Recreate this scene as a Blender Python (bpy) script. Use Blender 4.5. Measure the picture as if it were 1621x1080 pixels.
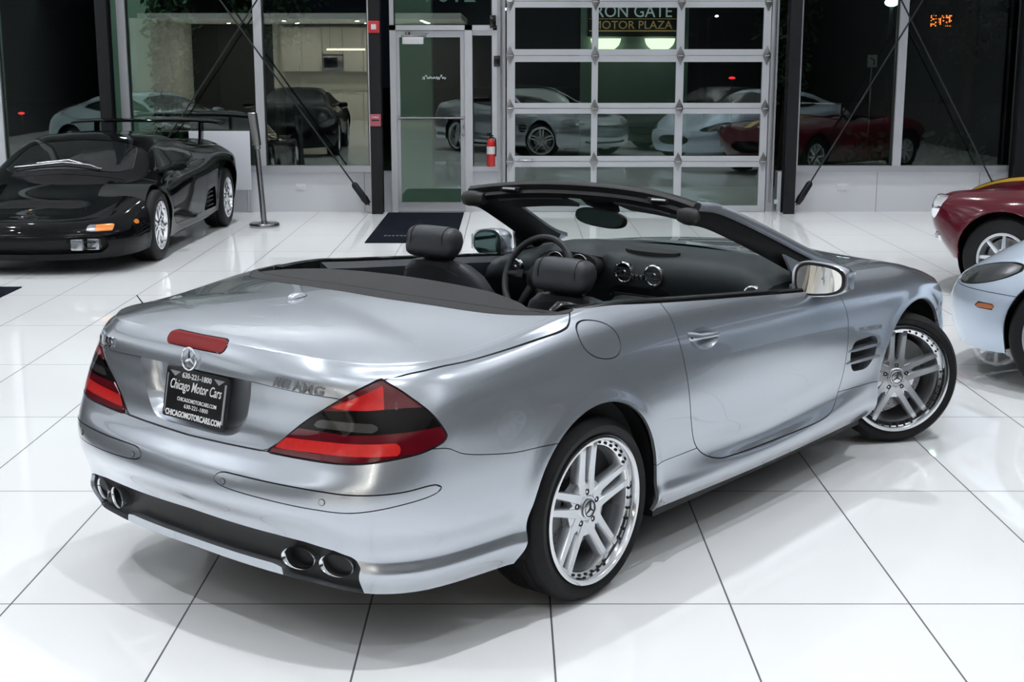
import bpy, bmesh, math, random
random.seed(7)
PI = math.pi
for o in list(bpy.data.objects): bpy.data.objects.remove(o, do_unlink=True)
SC = bpy.context.scene
COL = SC.collection

# ---------------------------------------------------------------- camera
CAM_H = 1.842; F_PX = 2182.8
cam = bpy.data.cameras.new('camera'); cam_ob = bpy.data.objects.new('camera', cam); COL.objects.link(cam_ob)
cam.sensor_fit = 'HORIZONTAL'; cam.sensor_width = 36.0; cam.lens = 36.0 * F_PX / 1621
cam.shift_x = 2.5 / 1621
cam_ob.location = (0, 0, CAM_H)
cam_ob.rotation_euler = (PI / 2 - math.atan2(448.0, F_PX), 0, 0)
cam.clip_end = 300
SC.camera = cam_ob

# ---------------------------------------------------------------- exposure, night sky
SC.view_settings.view_transform = 'Standard'; SC.view_settings.look = 'None'
SC.view_settings.gamma = 1.0; SC.view_settings.use_curve_mapping = False
SC.view_settings.exposure = -0.18
SC.cycles.max_bounces = 12; SC.cycles.transparent_max_bounces = 16
SC.cycles.glossy_bounces = 6; SC.cycles.transmission_bounces = 8; SC.cycles.diffuse_bounces = 4
SC.cycles.sample_clamp_indirect = 6.0
SC.cycles.use_denoising = True
world = bpy.data.worlds.new('night'); SC.world = world; world.use_nodes = True
wb = world.node_tree.nodes['Background']; wb.inputs[0].default_value = (.010, .014, .022, 1); wb.inputs[1].default_value = 0.25

# ---------------------------------------------------------------- lamps of the hall (ceiling spots built further down use this grid)
CEIL = 4.55
LAMP_X = [-11.3, -9.0, -6.0, -3.0, 0.0, 3.0, 6.0]  # leftmost row added to brighten the left wall
LAMP_Y = [-1.5, 1.0, 3.5, 6.0, 8.5, 11.0, 13.5, 15.6]
LAMP_W = 23.5
UP_W = 80.0        # fill light of the added suspended bars
LAMP_COL = (0.93, 0.97, 1.0)
LAMP_SIZE = 0.10
# ---------------------------------------------------------------- surface kit (numpy)
import numpy as np, math
from mathutils import Vector, Matrix

def pchip(xk, yk, x):
    """smooth monotone cubic interpolation (vector valued y allowed)"""
    xk = np.asarray(xk, float); yk = np.asarray(yk, float); x = np.asarray(x, float)
    h = np.diff(xk); d = (np.diff(yk, axis=0).T / h).T
    m = np.zeros_like(yk)
    if len(xk) == 2:
        m[:] = d[0]
    else:
        a, b = d[:-1], d[1:]
        same = (a * b) > 0
        hh = h.reshape((-1,) + (1,) * (yk.ndim - 1))
        w1 = 2 * hh[1:] + hh[:-1]; w2 = hh[1:] + 2 * hh[:-1]
        with np.errstate(divide='ignore', invalid='ignore'):
            mm = (w1 + w2) / (w1 / a + w2 / b)
        m[1:-1] = np.where(same, mm, 0)
        m[0] = d[0]; m[-1] = d[-1]
    i = np.clip(np.searchsorted(xk, x, side='right') - 1, 0, len(xk) - 2)
    t = (x - xk[i]) / h[i]
    sh = t.shape + (1,) * (yk.ndim - 1)
    t = t.reshape(sh); hi = h[i].reshape(sh)
    return ((1 + 2 * t) * (1 - t) ** 2) * yk[i] + (t * (1 - t) ** 2) * hi * m[i] + (t * t * (3 - 2 * t)) * yk[i + 1] + (t * t * (t - 1)) * hi * m[i + 1]

def cspline(xk, yk, x):
    """natural cubic spline"""
    xk = np.asarray(xk, float); yk = np.asarray(yk, float); x = np.asarray(x, float)
    n = len(xk); h = np.diff(xk); A = np.eye(n); B = np.zeros((n,) + yk.shape[1:])
    for i in range(1, n - 1):
        A[i, i - 1] = h[i - 1]; A[i, i] = 2 * (h[i - 1] + h[i]); A[i, i + 1] = h[i]
        B[i] = 6 * ((yk[i + 1] - yk[i]) / h[i] - (yk[i] - yk[i - 1]) / h[i - 1])
    M = np.linalg.solve(A, B)
    i = np.clip(np.searchsorted(xk, x, side='right') - 1, 0, n - 2)
    sh = x.shape + (1,) * (yk.ndim - 1)
    hi = h[i].reshape(sh); a = (xk[i + 1] - x).reshape(sh); b = (x - xk[i]).reshape(sh)
    return (M[i] * a ** 3 + M[i + 1] * b ** 3) / (6 * hi) + (yk[i] / hi - M[i] * hi / 6) * a + (yk[i + 1] / hi - M[i + 1] * hi / 6) * b

class Surf:
    """vertices V, smooth normals N, attributes A, polygon list F"""
    def __init__(s, V, N, A, F):
        s.V = np.asarray(V, float).reshape(-1, 3); s.N = np.asarray(N, float).reshape(-1, 3)
        s.A = np.asarray(A, float).reshape(len(s.V), -1); s.F = F
    def copy(s):
        return Surf(s.V.copy(), s.N.copy(), s.A.copy(), list(s.F))
    def mirror(s):
        V = s.V.copy(); N = s.N.copy(); V[:, 1] *= -1; N[:, 1] *= -1
        return Surf(V, N, s.A.copy(), [f[::-1] for f in s.F])
    def shift(s, d):
        t = s.copy(); t.V = t.V + t.N * d; return t

def merge(*ss):
    V, N, A, F, k = [], [], [], [], 0
    na = max(s.A.shape[1] for s in ss)
    for s in ss:
        V.append(s.V); N.append(s.N); a = np.zeros((len(s.V), na)); a[:, :s.A.shape[1]] = s.A; A.append(a)
        F += [tuple(i + k for i in f) for f in s.F]; k += len(s.V)
    return Surf(np.concatenate(V), np.concatenate(N), np.concatenate(A), F)

def both(s):
    """a half and its mirror image, welded on the centre plane"""
    m = merge(s, s.mirror())
    return weld(m)

def weld(s, tol=1e-5):
    key = np.round(s.V / tol).astype(np.int64)
    _, idx, inv = np.unique(key, axis=0, return_index=True, return_inverse=True)
    inv = inv.reshape(-1)
    N = np.zeros((len(idx), 3)); np.add.at(N, inv, s.N)
    N /= np.maximum(np.linalg.norm(N, axis=1), 1e-9)[:, None]
    F = []
    for f in s.F:
        g = []
        for i in f:
            j = int(inv[i])
            if not g or g[-1] != j: g.append(j)
        if len(g) > 1 and g[0] == g[-1]: g.pop()
        if len(g) > 2 and len(set(g)) == len(g): F.append(tuple(g))
    return Surf(s.V[idx], N, s.A[idx], F)

def vnormals(V, F):
    N = np.zeros_like(V)
    q = np.array([f for f in F if len(f) == 4], int).reshape(-1, 4)
    if len(q):
        n = np.cross(V[q[:, 2]] - V[q[:, 0]], V[q[:, 3]] - V[q[:, 1]])
        for k in range(4): np.add.at(N, q[:, k], n)
    for f in F:
        if len(f) != 4:
            n = np.cross(V[f[1]] - V[f[0]], V[f[2]] - V[f[0]])
            for i in f: N[i] += n
    return N / np.maximum(np.linalg.norm(N, axis=1), 1e-12)[:, None]

def grid_surf(P, A=None, flip=False):
    """P (nu, nv, 3) -> Surf"""
    nu, nv = P.shape[:2]; V = P.reshape(-1, 3); F = []
    for i in range(nu - 1):
        for j in range(nv - 1):
            a = i * nv + j; f = (a, a + nv, a + nv + 1, a + 1)
            F.append(f[::-1] if flip else f)
    N = vnormals(V, F)
    return Surf(V, N, np.zeros((len(V), 1)) if A is None else A.reshape(len(V), -1), F)

def clip(s, f):
    """split by f = 0 : (inside f<0, outside f>0)"""
    f = np.asarray(f, float).copy(); f[np.abs(f) < 1e-7] = 1e-7
    sg = f < 0
    V = list(s.V); N = list(s.N); A = list(s.A); cache = {}
    def edge(i, j):
        k = (i, j) if i < j else (j, i)
        if k not in cache:
            a, b = k; t = f[a] / (f[a] - f[b])
            V.append(s.V[a] + t * (s.V[b] - s.V[a]))
            n = s.N[a] + t * (s.N[b] - s.N[a]); N.append(n / max(np.linalg.norm(n), 1e-9))
            A.append(s.A[a] + t * (s.A[b] - s.A[a])); cache[k] = len(V) - 1
        return cache[k]
    Fi, Fo = [], []
    for p in s.F:
        c = [sg[i] for i in p]
        if all(c): Fi.append(p); continue
        if not any(c): Fo.append(p); continue
        a, b = [], []
        for k in range(len(p)):
            i, j = p[k], p[(k + 1) % len(p)]
            (a if sg[i] else b).append(i)
            if sg[i] != sg[j]:
                e = edge(i, j); a.append(e); b.append(e)
        if len(a) > 2: Fi.append(tuple(a))
        if len(b) > 2: Fo.append(tuple(b))
    V = np.array(V); N = np.array(N); A = np.array(A)
    def pack(F):
        if not F: return Surf(np.zeros((0, 3)), np.zeros((0, 3)), np.zeros((0, A.shape[1])), [])
        used = np.unique(np.concatenate([np.array(q) for q in F]))
        mp = -np.ones(len(V), int); mp[used] = np.arange(len(used))
        return Surf(V[used], N[used], A[used], [tuple(int(mp[i]) for i in q) for q in F])
    return pack(Fi), pack(Fo)

def cut(s, fn, gap=0.0035):
    """inside piece, the gap band, outside piece"""
    a, r = clip(s, fn(s) + gap / 2)
    b, o = clip(r, fn(r) - gap / 2)
    return a, b, o

def border_edges(s, ignore_plane=True):
    cnt = {}
    for f in s.F:
        for k in range(len(f)):
            i, j = f[k], f[(k + 1) % len(f)]
            cnt[(i, j)] = 1
    out = []
    for (i, j) in cnt:
        if (j, i) not in cnt:
            if ignore_plane and abs(s.V[i, 1]) < 1e-4 and abs(s.V[j, 1]) < 1e-4: continue
            out.append((i, j))
    return out

def flange(s, depth, direc=None, sel=None):
    """turned-in edges along every free border, so a panel has thickness"""
    E = border_edges(s)
    V = [v for v in s.V]; N = [n for n in s.N]; A = [a for a in s.A]; F = list(s.F)
    for (i, j) in E:
        if sel is not None and not (sel(s.V[i]) and sel(s.V[j])): continue
        di = -s.N[i] * depth if direc is None else np.asarray(direc) * depth
        dj = -s.N[j] * depth if direc is None else np.asarray(direc) * depth
        a, b = s.V[i], s.V[j]; c, d = b + dj, a + di
        n = np.cross(b - a, d - a); n = -n / max(np.linalg.norm(n), 1e-12)
        k = len(V); V += [a, b, c, d]; N += [n] * 4; A += [s.A[i], s.A[j], s.A[j], s.A[i]]
        F.append((k + 1, k, k + 3, k + 2))
    return Surf(np.array(V), np.array(N), np.array(A), F)

def recess(s, fn, depth, direc=None):
    """press the region fn<0 in by depth; returns (rest, floor, walls)"""
    a, o = clip(s, fn(s))
    fl = a.copy()
    off = -a.N * depth if direc is None else np.asarray(direc)[None, :] * depth
    fl.V = a.V + off
    V, N, A, F = [], [], [], []
    for (i, j) in border_edges(a):
        p, q = a.V[i], a.V[j]; c, d = fl.V[j], fl.V[i]
        n = np.cross(q - p, d - p); n = n / max(np.linalg.norm(n), 1e-12)
        k = len(V); V += [p, q, c, d]; N += [n] * 4; A += [a.A[i]] * 4; F.append((k, k + 1, k + 2, k + 3))
    w = Surf(np.array(V).reshape(-1, 3), np.array(N).reshape(-1, 3), np.array(A).reshape(len(V), -1), F)
    return o, fl, w

def poly_sd(P, poly):
    """signed distance to a closed 2-D polygon (negative inside)"""
    poly = np.asarray(poly, float); P = np.asarray(P, float)
    best = np.full(len(P), 1e9); ins = np.zeros(len(P), bool)
    n = len(poly)
    for k in range(n):
        a, b = poly[k], poly[(k + 1) % n]; e = b - a
        t = np.clip(((P - a) @ e) / max(e @ e, 1e-12), 0, 1)
        d = np.linalg.norm(P - (a + t[:, None] * e), axis=1); best = np.minimum(best, d)
        c = (a[1] > P[:, 1]) != (b[1] > P[:, 1])
        with np.errstate(divide='ignore', invalid='ignore'):
            xx = (b[0] - a[0]) * (P[:, 1] - a[1]) / (b[1] - a[1]) + a[0]
        ins ^= c & (P[:, 0] < xx)
    return np.where(ins, -best, best)

def round_poly(poly, r=0.02, n=5):
    """polygon with rounded corners"""
    poly = [np.asarray(p, float) for p in poly]; out = []; m = len(poly)
    for k in range(m):
        p0, p1, p2 = poly[k - 1], poly[k], poly[(k + 1) % m]
        a, b = p0 - p1, p2 - p1; la, lb = np.linalg.norm(a), np.linalg.norm(b)
        rr = min(r, .45 * la, .45 * lb); A = p1 + a / la * rr; B = p1 + b / lb * rr
        for t in np.linspace(0, 1, n): out.append((1 - t) ** 2 * A + 2 * t * (1 - t) * p1 + t * t * B)
    return np.array(out)

def smooth_poly(pts, n=8, closed=True):
    """Catmull-Rom through points"""
    p = np.asarray(pts, float); m = len(p); out = []
    rng = range(m) if closed else range(m - 1)
    for k in rng:
        if closed: a, b, c, d = p[k - 1], p[k], p[(k + 1) % m], p[(k + 2) % m]
        else: a, b, c, d = p[max(k - 1, 0)], p[k], p[k + 1], p[min(k + 2, m - 1)]
        for t in np.arange(n) / n:
            out.append(.5 * (2 * b + (c - a) * t + (2 * a - 5 * b + 4 * c - d) * t * t + (3 * b - a - 3 * c + d) * t ** 3))
    if not closed: out.append(p[-1])
    return np.array(out)
# ---------------------------------------------------------------- materials
def new_mat(name):
    m = bpy.data.materials.new(name); m.use_nodes = True
    nt = m.node_tree; return m, nt, nt.nodes['Principled BSDF']

def pmat(name, col, rough=.5, metal=0.0, coat=0.0, coat_rough=.03, spec=.5, emit=None, estr=0.0, noise=0.0, nscale=40.0, bump=0.0, bscale=200.0, sheen=0.0):
    m, nt, b = new_mat(name)
    c = tuple(col) + (1,) if len(col) == 3 else col
    b.inputs['Base Color'].default_value = c
    b.inputs['Roughness'].default_value = rough; b.inputs['Metallic'].default_value = metal
    b.inputs['Coat Weight'].default_value = coat; b.inputs['Coat Roughness'].default_value = coat_rough
    b.inputs['Specular IOR Level'].default_value = spec
    if sheen: b.inputs['Sheen Weight'].default_value = sheen
    if emit: b.inputs['Emission Color'].default_value = tuple(emit) + (1,); b.inputs['Emission Strength'].default_value = estr
    tc = nt.nodes.new('ShaderNodeTexCoord')
    if noise:
        n = nt.nodes.new('ShaderNodeTexNoise'); n.inputs['Scale'].default_value = nscale; n.inputs['Detail'].default_value = 4
        nt.links.new(tc.outputs['Object'], n.inputs['Vector'])
        mx = nt.nodes.new('ShaderNodeMix'); mx.data_type = 'RGBA'
        mx.inputs[6].default_value = tuple(max(0, x * (1 - noise)) for x in c[:3]) + (1,); mx.inputs[7].default_value = tuple(min(1, x * (1 + noise)) for x in c[:3]) + (1,)
        nt.links.new(n.outputs['Fac'], mx.inputs[0]); nt.links.new(mx.outputs[2], b.inputs['Base Color'])
    if bump:
        n2 = nt.nodes.new('ShaderNodeTexNoise'); n2.inputs['Scale'].default_value = bscale; n2.inputs['Detail'].default_value = 3
        nt.links.new(tc.outputs['Object'], n2.inputs['Vector'])
        bp = nt.nodes.new('ShaderNodeBump'); bp.inputs['Strength'].default_value = bump; bp.inputs['Distance'].default_value = .002
        nt.links.new(n2.outputs['Fac'], bp.inputs['Height']); nt.links.new(bp.outputs[0], b.inputs['Normal'])
    return m

def mirror_glass(name, tint, refl, rough=0.0):
    """clear pane: passes tinted light, mirrors a steady share that grows at grazing angles"""
    m = bpy.data.materials.new(name); m.use_nodes = True; nt = m.node_tree
    nt.nodes.remove(nt.nodes['Principled BSDF']); out = nt.nodes['Material Output']
    tr = nt.nodes.new('ShaderNodeBsdfTransparent'); tr.inputs[0].default_value = tuple(tint) + (1,)
    gl = nt.nodes.new('ShaderNodeBsdfGlossy'); gl.inputs['Roughness'].default_value = rough; gl.inputs[0].default_value = (.93, 1, .97, 1)
    lw = nt.nodes.new('ShaderNodeLayerWeight'); lw.inputs[0].default_value = .12
    mr = nt.nodes.new('ShaderNodeMapRange'); mr.inputs[3].default_value = refl; mr.inputs[4].default_value = 1.0
    nt.links.new(lw.outputs['Fresnel'], mr.inputs[0])
    mx = nt.nodes.new('ShaderNodeMixShader'); nt.links.new(mr.outputs[0], mx.inputs[0])
    nt.links.new(tr.outputs[0], mx.inputs[1]); nt.links.new(gl.outputs[0], mx.inputs[2]); nt.links.new(mx.outputs[0], out.inputs[0])
    return m

def tile_mat(name, base, line, w, l, x0, y0, gap, rough, axes=(0, 1)):
    m, nt, b = new_mat(name); N = nt.nodes; L = nt.links
    tc = N.new('ShaderNodeTexCoord'); sp = N.new('ShaderNodeSeparateXYZ'); L.new(tc.outputs['Object'], sp.inputs[0])
    def mth(op, a, v=None, bb=None):
        n = N.new('ShaderNodeMath'); n.operation = op
        for i, q in enumerate((a, v, bb)):
            if q is None: continue
            if isinstance(q, (int, float)): n.inputs[i].default_value = q
            else: L.new(q, n.inputs[i])
        return n.outputs[0]
    ds = []
    ids = []
    for ax, p, o in ((axes[0], w, x0), (axes[1], l, y0)):
        t = mth('DIVIDE', mth('SUBTRACT', sp.outputs[ax], o), p); ids.append(mth('FLOOR', t))
        f = mth('FRACT', t); d = mth('MULTIPLY', mth('MINIMUM', f, mth('SUBTRACT', 1.0, f)), p); ds.append(d)
    d = mth('MINIMUM', ds[0], ds[1]); ln = mth('LESS_THAN', d, gap / 2)
    wn = N.new('ShaderNodeTexWhiteNoise'); wn.noise_dimensions = '2D'; cb = N.new('ShaderNodeCombineXYZ'); L.new(ids[0], cb.inputs[0]); L.new(ids[1], cb.inputs[1]); L.new(cb.outputs[0], wn.inputs['Vector'])
    ns = N.new('ShaderNodeTexNoise'); ns.inputs['Scale'].default_value = 1.3; ns.inputs['Detail'].default_value = 6; L.new(tc.outputs['Object'], ns.inputs['Vector'])
    k = mth('ADD', mth('MULTIPLY', wn.outputs[0], .02), mth('MULTIPLY', ns.outputs['Fac'], .05))
    mx = N.new('ShaderNodeMix'); mx.data_type = 'RGBA'; mx.inputs[6].default_value = tuple(base) + (1,); mx.inputs[7].default_value = tuple(x * .6 for x in base) + (1,); L.new(k, mx.inputs[0])
    m2 = N.new('ShaderNodeMix'); m2.data_type = 'RGBA'; L.new(ln, m2.inputs[0]); L.new(mx.outputs[2], m2.inputs[6]); m2.inputs[7].default_value = tuple(line) + (1,)
    L.new(m2.outputs[2], b.inputs['Base Color'])
    rr = mth('ADD', mth('MULTIPLY', ln, .5), mth('ADD', rough, mth('MULTIPLY', ns.outputs['Fac'], rough * .4))); L.new(rr, b.inputs['Roughness'])
    b.inputs['Specular IOR Level'].default_value = .5
    return m

def tyre_mat(name):
    m, nt, b = new_mat(name); N = nt.nodes; L = nt.links
    b.inputs['Base Color'].default_value = (.008, .008, .009, 1); b.inputs['Roughness'].default_value = .6; b.inputs['Specular IOR Level'].default_value = .25
    tc = N.new('ShaderNodeTexCoord'); sp = N.new('ShaderNodeSeparateXYZ'); L.new(tc.outputs['Object'], sp.inputs[0])
    def mth(op, a, v=None):
        n = N.new('ShaderNodeMath'); n.operation = op
        for i, q in enumerate((a, v)):
            if q is None: continue
            if isinstance(q, (int, float)): n.inputs[i].default_value = q
            else: L.new(q, n.inputs[i])
        return n.outputs[0]
    an = mth('ARCTAN2', sp.outputs[0], sp.outputs[2])
    a2 = mth('ADD', mth('MULTIPLY', an, 70.0), mth('MULTIPLY', sp.outputs[1], 30.0))
    h = mth('GREATER_THAN', mth('SINE', a2), -.75)
    r = mth('SQRT', mth('ADD', mth('MULTIPLY', sp.outputs[0], sp.outputs[0]), mth('MULTIPLY', sp.outputs[2], sp.outputs[2])))
    tread = mth('GREATER_THAN', r, .306)
    inv = mth('SUBTRACT', 1.0, mth('MULTIPLY', tread, mth('SUBTRACT', 1.0, h)))
    bp = N.new('ShaderNodeBump'); bp.inputs['Distance'].default_value = .02; bp.inputs['Strength'].default_value = 1.0
    L.new(inv, bp.inputs['Height']); L.new(bp.outputs[0], b.inputs['Normal'])
    return m

M = {}
M['silver'] = pmat('silver metallic paint', (.51, .545, .595), .25, .76, 1.0, .015)
M['gap'] = pmat('black panel gap rubber', (.006, .006, .007), .7)
M['black_plastic'] = pmat('black moulded plastic', (.008, .0085, .009), .45, spec=.25, bump=.15)
M['black_gloss'] = pmat('gloss black trim', (.006, .006, .007), .12)
M['black_paint'] = pmat('black car paint', (.003, .003, .004), .05, 0, 0, .01, spec=.2)
M['rubber'] = pmat('black rubber', (.012, .012, .012), .6)
M['tyre'] = tyre_mat('tyre rubber')
M['alloy'] = pmat('silver alloy wheel', (.72, .74, .77), .25, .82, .5, .05)
M['polished'] = pmat('polished rim lip', (.78, .79, .81), .12, 1.0)
M['chrome'] = pmat('chrome', (.82, .83, .85), .05, 1.0)
M['disc'] = pmat('brake disc steel', (.30, .30, .31), .35, 1.0)
M['caliper'] = pmat('grey caliper', (.16, .165, .17), .4, .5)
M['leather'] = pmat('charcoal leather', (.027, .029, .034), .45, spec=.4, bump=.25, bscale=500)
M['dash'] = pmat('charcoal dashboard', (.020, .025, .028), .5, spec=.3, bump=.2, bscale=700)
M['tonneau'] = pmat('matt dark grey soft panel', (.024, .0235, .025), .66, spec=.3, bump=.3, bscale=900)
M['carpet'] = pmat('black carpet', (.012, .012, .013), .95)
M['red_lens'] = pmat('deep red lens', (.085, .003, .007), .06, 0, 1.0, .01)
M['red_bright'] = pmat('bright red reflector', (.50, .014, .012), .25, 0, 1.0, .01, noise=.25, nscale=60)
M['red_upper'] = pmat('red indicator lens', (.46, .010, .010), .12, 0, 1.0, .01, noise=.35, nscale=50)
M['smoke_lens'] = pmat('smoked lens', (.006, .005, .005), .05, 0, 0, .01, spec=.35)
M['clear_lens'] = pmat('grey clear lens', (.040, .038, .036), .10, 0, 1.0, .01)
M['brake_lens'] = pmat('dark red brake lens', (.17, .004, .005), .3, 0, 0, .02, spec=.2)
M['plate_black'] = pmat('black plate', (.006, .006, .007), .3)
M['white_print'] = pmat('white print', (.85, .86, .87), .5)
M['lamp_glass'] = pmat('headlamp glass', (.35, .37, .39), .08, .6, 1.0, .01)
M['dark_lamp'] = pmat('dark headlamp interior', (.03, .032, .035), .15, .4, 1.0, .01)
M['amber'] = pmat('amber lens', (.75, .22, .015), .15, 0, 1.0, .01)
M['amber_dark'] = pmat('amber side marker', (.42, .11, .02), .2, 0, 1.0, .01)
M['screen'] = mirror_glass('windscreen glass', (.86, .90, .88), .035)
M['mirror'] = pmat('mirror glass', (.80, .82, .82), .02, 1.0)
M['dark_mirror'] = pmat('tinted mirror glass', (.16, .24, .23), .02, 1.0)
M['tinted'] = pmat('dark tinted car glass', (.010, .011, .012), .03, 0, 0, spec=.6)
M['maroon'] = pmat('maroon car paint', (.075, .004, .011), .12, 0, .25, .015, spec=.3)
M['yellow'] = pmat('yellow stripe paint', (.72, .45, .015), .3, 0, 1.0, .02)
M['ice_blue'] = pmat('pale silver blue paint', (.56, .64, .75), .42, .70, 1.0, .02)
M['teal_car'] = pmat('pale blue car paint', (.36, .46, .50), .25, .75, 1.0, .02)
M['alu'] = pmat('brushed aluminium frame', (.52, .53, .56), .38, .7)
M['alu_light'] = pmat('light aluminium frame', (.60, .61, .64), .36, .45)
M['steel_col'] = pmat('black painted steel', (.007, .008, .010), .45, spec=.3)
M['rod'] = pmat('dark steel rod', (.035, .036, .04), .4, .6)
M['ss'] = pmat('brushed stainless', (.36, .36, .37), .26, 1.0)
M['white_panel'] = pmat('white display board', (.78, .79, .84), .45)
M['wall_tile'] = tile_mat('white wall tile', (.70, .71, .74), (.25, .25, .26), 1.25, 10.0, .72, -5.0, .008, .14, (0, 2))
M['floor_tile'] = tile_mat('white polished floor tile', (.86, .865, .87), (.10, .10, .11), .619, 1.262, .137, 4.47, .0065, .03)
M['ceiling'] = pmat('pale ceiling paint', (.70, .70, .71), .8)
M['low_ceiling'] = pmat('white lounge ceiling', (.75, .74, .71), .8)
M['dark_wall'] = pmat('charcoal hall wall', (.035, .036, .04), .6)
M['side_wall'] = pmat('grey hall wall', (.10, .103, .11), .6)
M['panelling'] = pmat('white wall panelling', (.84, .84, .85), .5)
M['white_wall'] = pmat('pale wall paint', (.62, .60, .56), .6)
M['glass'] = mirror_glass('window glass', (.66, .74, .70), .135)
M['door_glass'] = mirror_glass('door glass', (.66, .76, .70), .14)
M['mat'] = pmat('dark navy floor mat', (.006, .0075, .013), .95, spec=.08, bump=.6, bscale=400)
M['mat_text'] = pmat('faded mat print', (.10, .11, .13), .9)
M['red_box'] = pmat('red alarm plastic', (.55, .03, .035), .35)
M['pink_box'] = pmat('faded red plastic', (.50, .11, .14), .45)
M['ext_red'] = pmat('fire extinguisher red', (.55, .02, .02), .25)
M['white_plastic'] = pmat('white plastic', (.75, .75, .76), .4)
M['asphalt'] = pmat('asphalt', (.05, .052, .052), .8, noise=.3, nscale=3)
M['concrete'] = pmat('lit concrete', (.34, .42, .38), .8, noise=.2, nscale=1.5)
M['grass'] = pmat('night grass', (.03, .07, .03), .9, noise=.4, nscale=8)
M['leaf'] = pmat('ivy leaves', (.03, .075, .035), .55, noise=.5, nscale=9)
M['bark'] = pmat('bark', (.03, .028, .022), .9)
M['night_wall'] = pmat('dark building wall', (.05, .055, .06), .8, noise=.2, nscale=.8)
M['sign_green'] = pmat('dark sign board', (.008, .012, .014), .4)
M['gold'] = pmat('gold sign letters', (.55, .36, .16), .4, emit=(.75, .48, .22), estr=.35)
M['sign_white'] = pmat('pale sign letters', (.7, .78, .82), .4, emit=(.75, .86, .92), estr=.45)
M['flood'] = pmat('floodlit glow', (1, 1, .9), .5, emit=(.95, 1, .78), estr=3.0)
M['led_red'] = pmat('orange led', (.3, .05, .01), .5, emit=(1, .18, .03), estr=6.0)
M['lamp_white'] = pmat('lamp lens', (1, 1, 1), .5, emit=(.80, .90, 1.0), estr=14.0)
M['warm_lamp'] = pmat('warm light bar', (1, .9, .7), .5, emit=(1, .82, .55), estr=9.0)
M['red_dot'] = pmat('red tail lamp', (.3, .01, .01), .5, emit=(1, .03, .04), estr=3.0)
M['cabinet'] = pmat('pale cabinet fronts', (.60, .57, .52), .45)
M['counter'] = pmat('stone counter', (.45, .43, .40), .3)
M['flag_red'] = pmat('red enamel', (.5, .02, .02), .3)

# ---------------------------------------------------------------- object helpers
def put(o, parent=None):
    COL.objects.link(o)
    if parent is not None: o.parent = parent
    return o

def tag(o, label=None, cat=None, group=None, kind=None):
    if label: o['label'] = label
    if cat: o['category'] = cat
    if group: o['group'] = group
    if kind: o['kind'] = kind
    return o

def thing(name, label, cat, loc=(0, 0, 0), rz=0.0, group=None):
    o = bpy.data.objects.new(name, None); o.empty_display_size = .1; COL.objects.link(o)
    o.location = loc; o.rotation_euler = (0, 0, rz); return tag(o, label, cat, group)

def sobj(name, s, mat, parent=None, edge=0.0, direc=None):
    """Surf -> mesh object with its own smooth normals"""
    if edge: s = flange(s, edge, direc)
    me = bpy.data.meshes.new(name)
    me.from_pydata([tuple(v) for v in s.V], [], [tuple(f) for f in s.F])
    me.polygons.foreach_set('use_smooth', [True] * len(me.polygons))
    mats = mat if isinstance(mat, (list, tuple)) else [mat]
    for m in mats: me.materials.append(m)
    me.update()
    me.normals_split_custom_set_from_vertices([tuple(n) for n in s.N])
    return put(bpy.data.objects.new(name, me), parent)

def bobj(name, bm, mat, parent=None, smooth=35.0, loc=None, rot=None):
    bmesh.ops.recalc_face_normals(bm, faces=bm.faces[:])
    me = bpy.data.meshes.new(name); bm.to_mesh(me); bm.free()
    for m in (mat if isinstance(mat, (list, tuple)) else [mat]): me.materials.append(m)
    if smooth:
        me.polygons.foreach_set('use_smooth', [True] * len(me.polygons)); me.set_sharp_from_angle(angle=math.radians(smooth))
    o = put(bpy.data.objects.new(name, me), parent)
    if loc is not None: o.location = loc
    if rot is not None: o.rotation_euler = rot
    return o

def dup(root, loc=None, rz=None, label=None):
    r = root.copy(); COL.objects.link(r)
    if loc is not None: r.location = loc
    if rz is not None: r.rotation_euler = (0, 0, rz)
    if label: r['label'] = label
    for ch in list(root.children):
        c = ch.copy(); COL.objects.link(c); c.parent = r
        for g in list(ch.children):
            d = g.copy(); COL.objects.link(d); d.parent = c
    return r

def dup_part(p, parent):
    c = p.copy(); COL.objects.link(c); c.parent = parent
    for g in list(p.children):
        d = g.copy(); COL.objects.link(d); d.parent = c
    return c

def BM(): return bmesh.new()

def add_box(bm, x0, x1, y0, y1, z0, z1, bev=0.0, mi=0, M4=None):
    r = bmesh.ops.create_cube(bm, size=1.0); vs = r['verts']
    for v in vs: v.co = Vector(((x0 + x1) / 2 + v.co.x * (x1 - x0), (y0 + y1) / 2 + v.co.y * (y1 - y0), (z0 + z1) / 2 + v.co.z * (z1 - z0)))
    fs = set(f for v in vs for f in v.link_faces)
    if bev:
        es = list(set(e for v in vs for e in v.link_edges))
        g = bmesh.ops.bevel(bm, geom=es, offset=bev, segments=2, affect='EDGES', profile=.6)
        vs = list(set(v for f in g['faces'] for v in f.verts) | set(v for v in vs if v.is_valid)); fs = set(f for v in vs for f in v.link_faces)
    for f in fs: f.material_index = mi
    if M4 is not None:
        for v in vs: v.co = M4 @ v.co
    return vs

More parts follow.
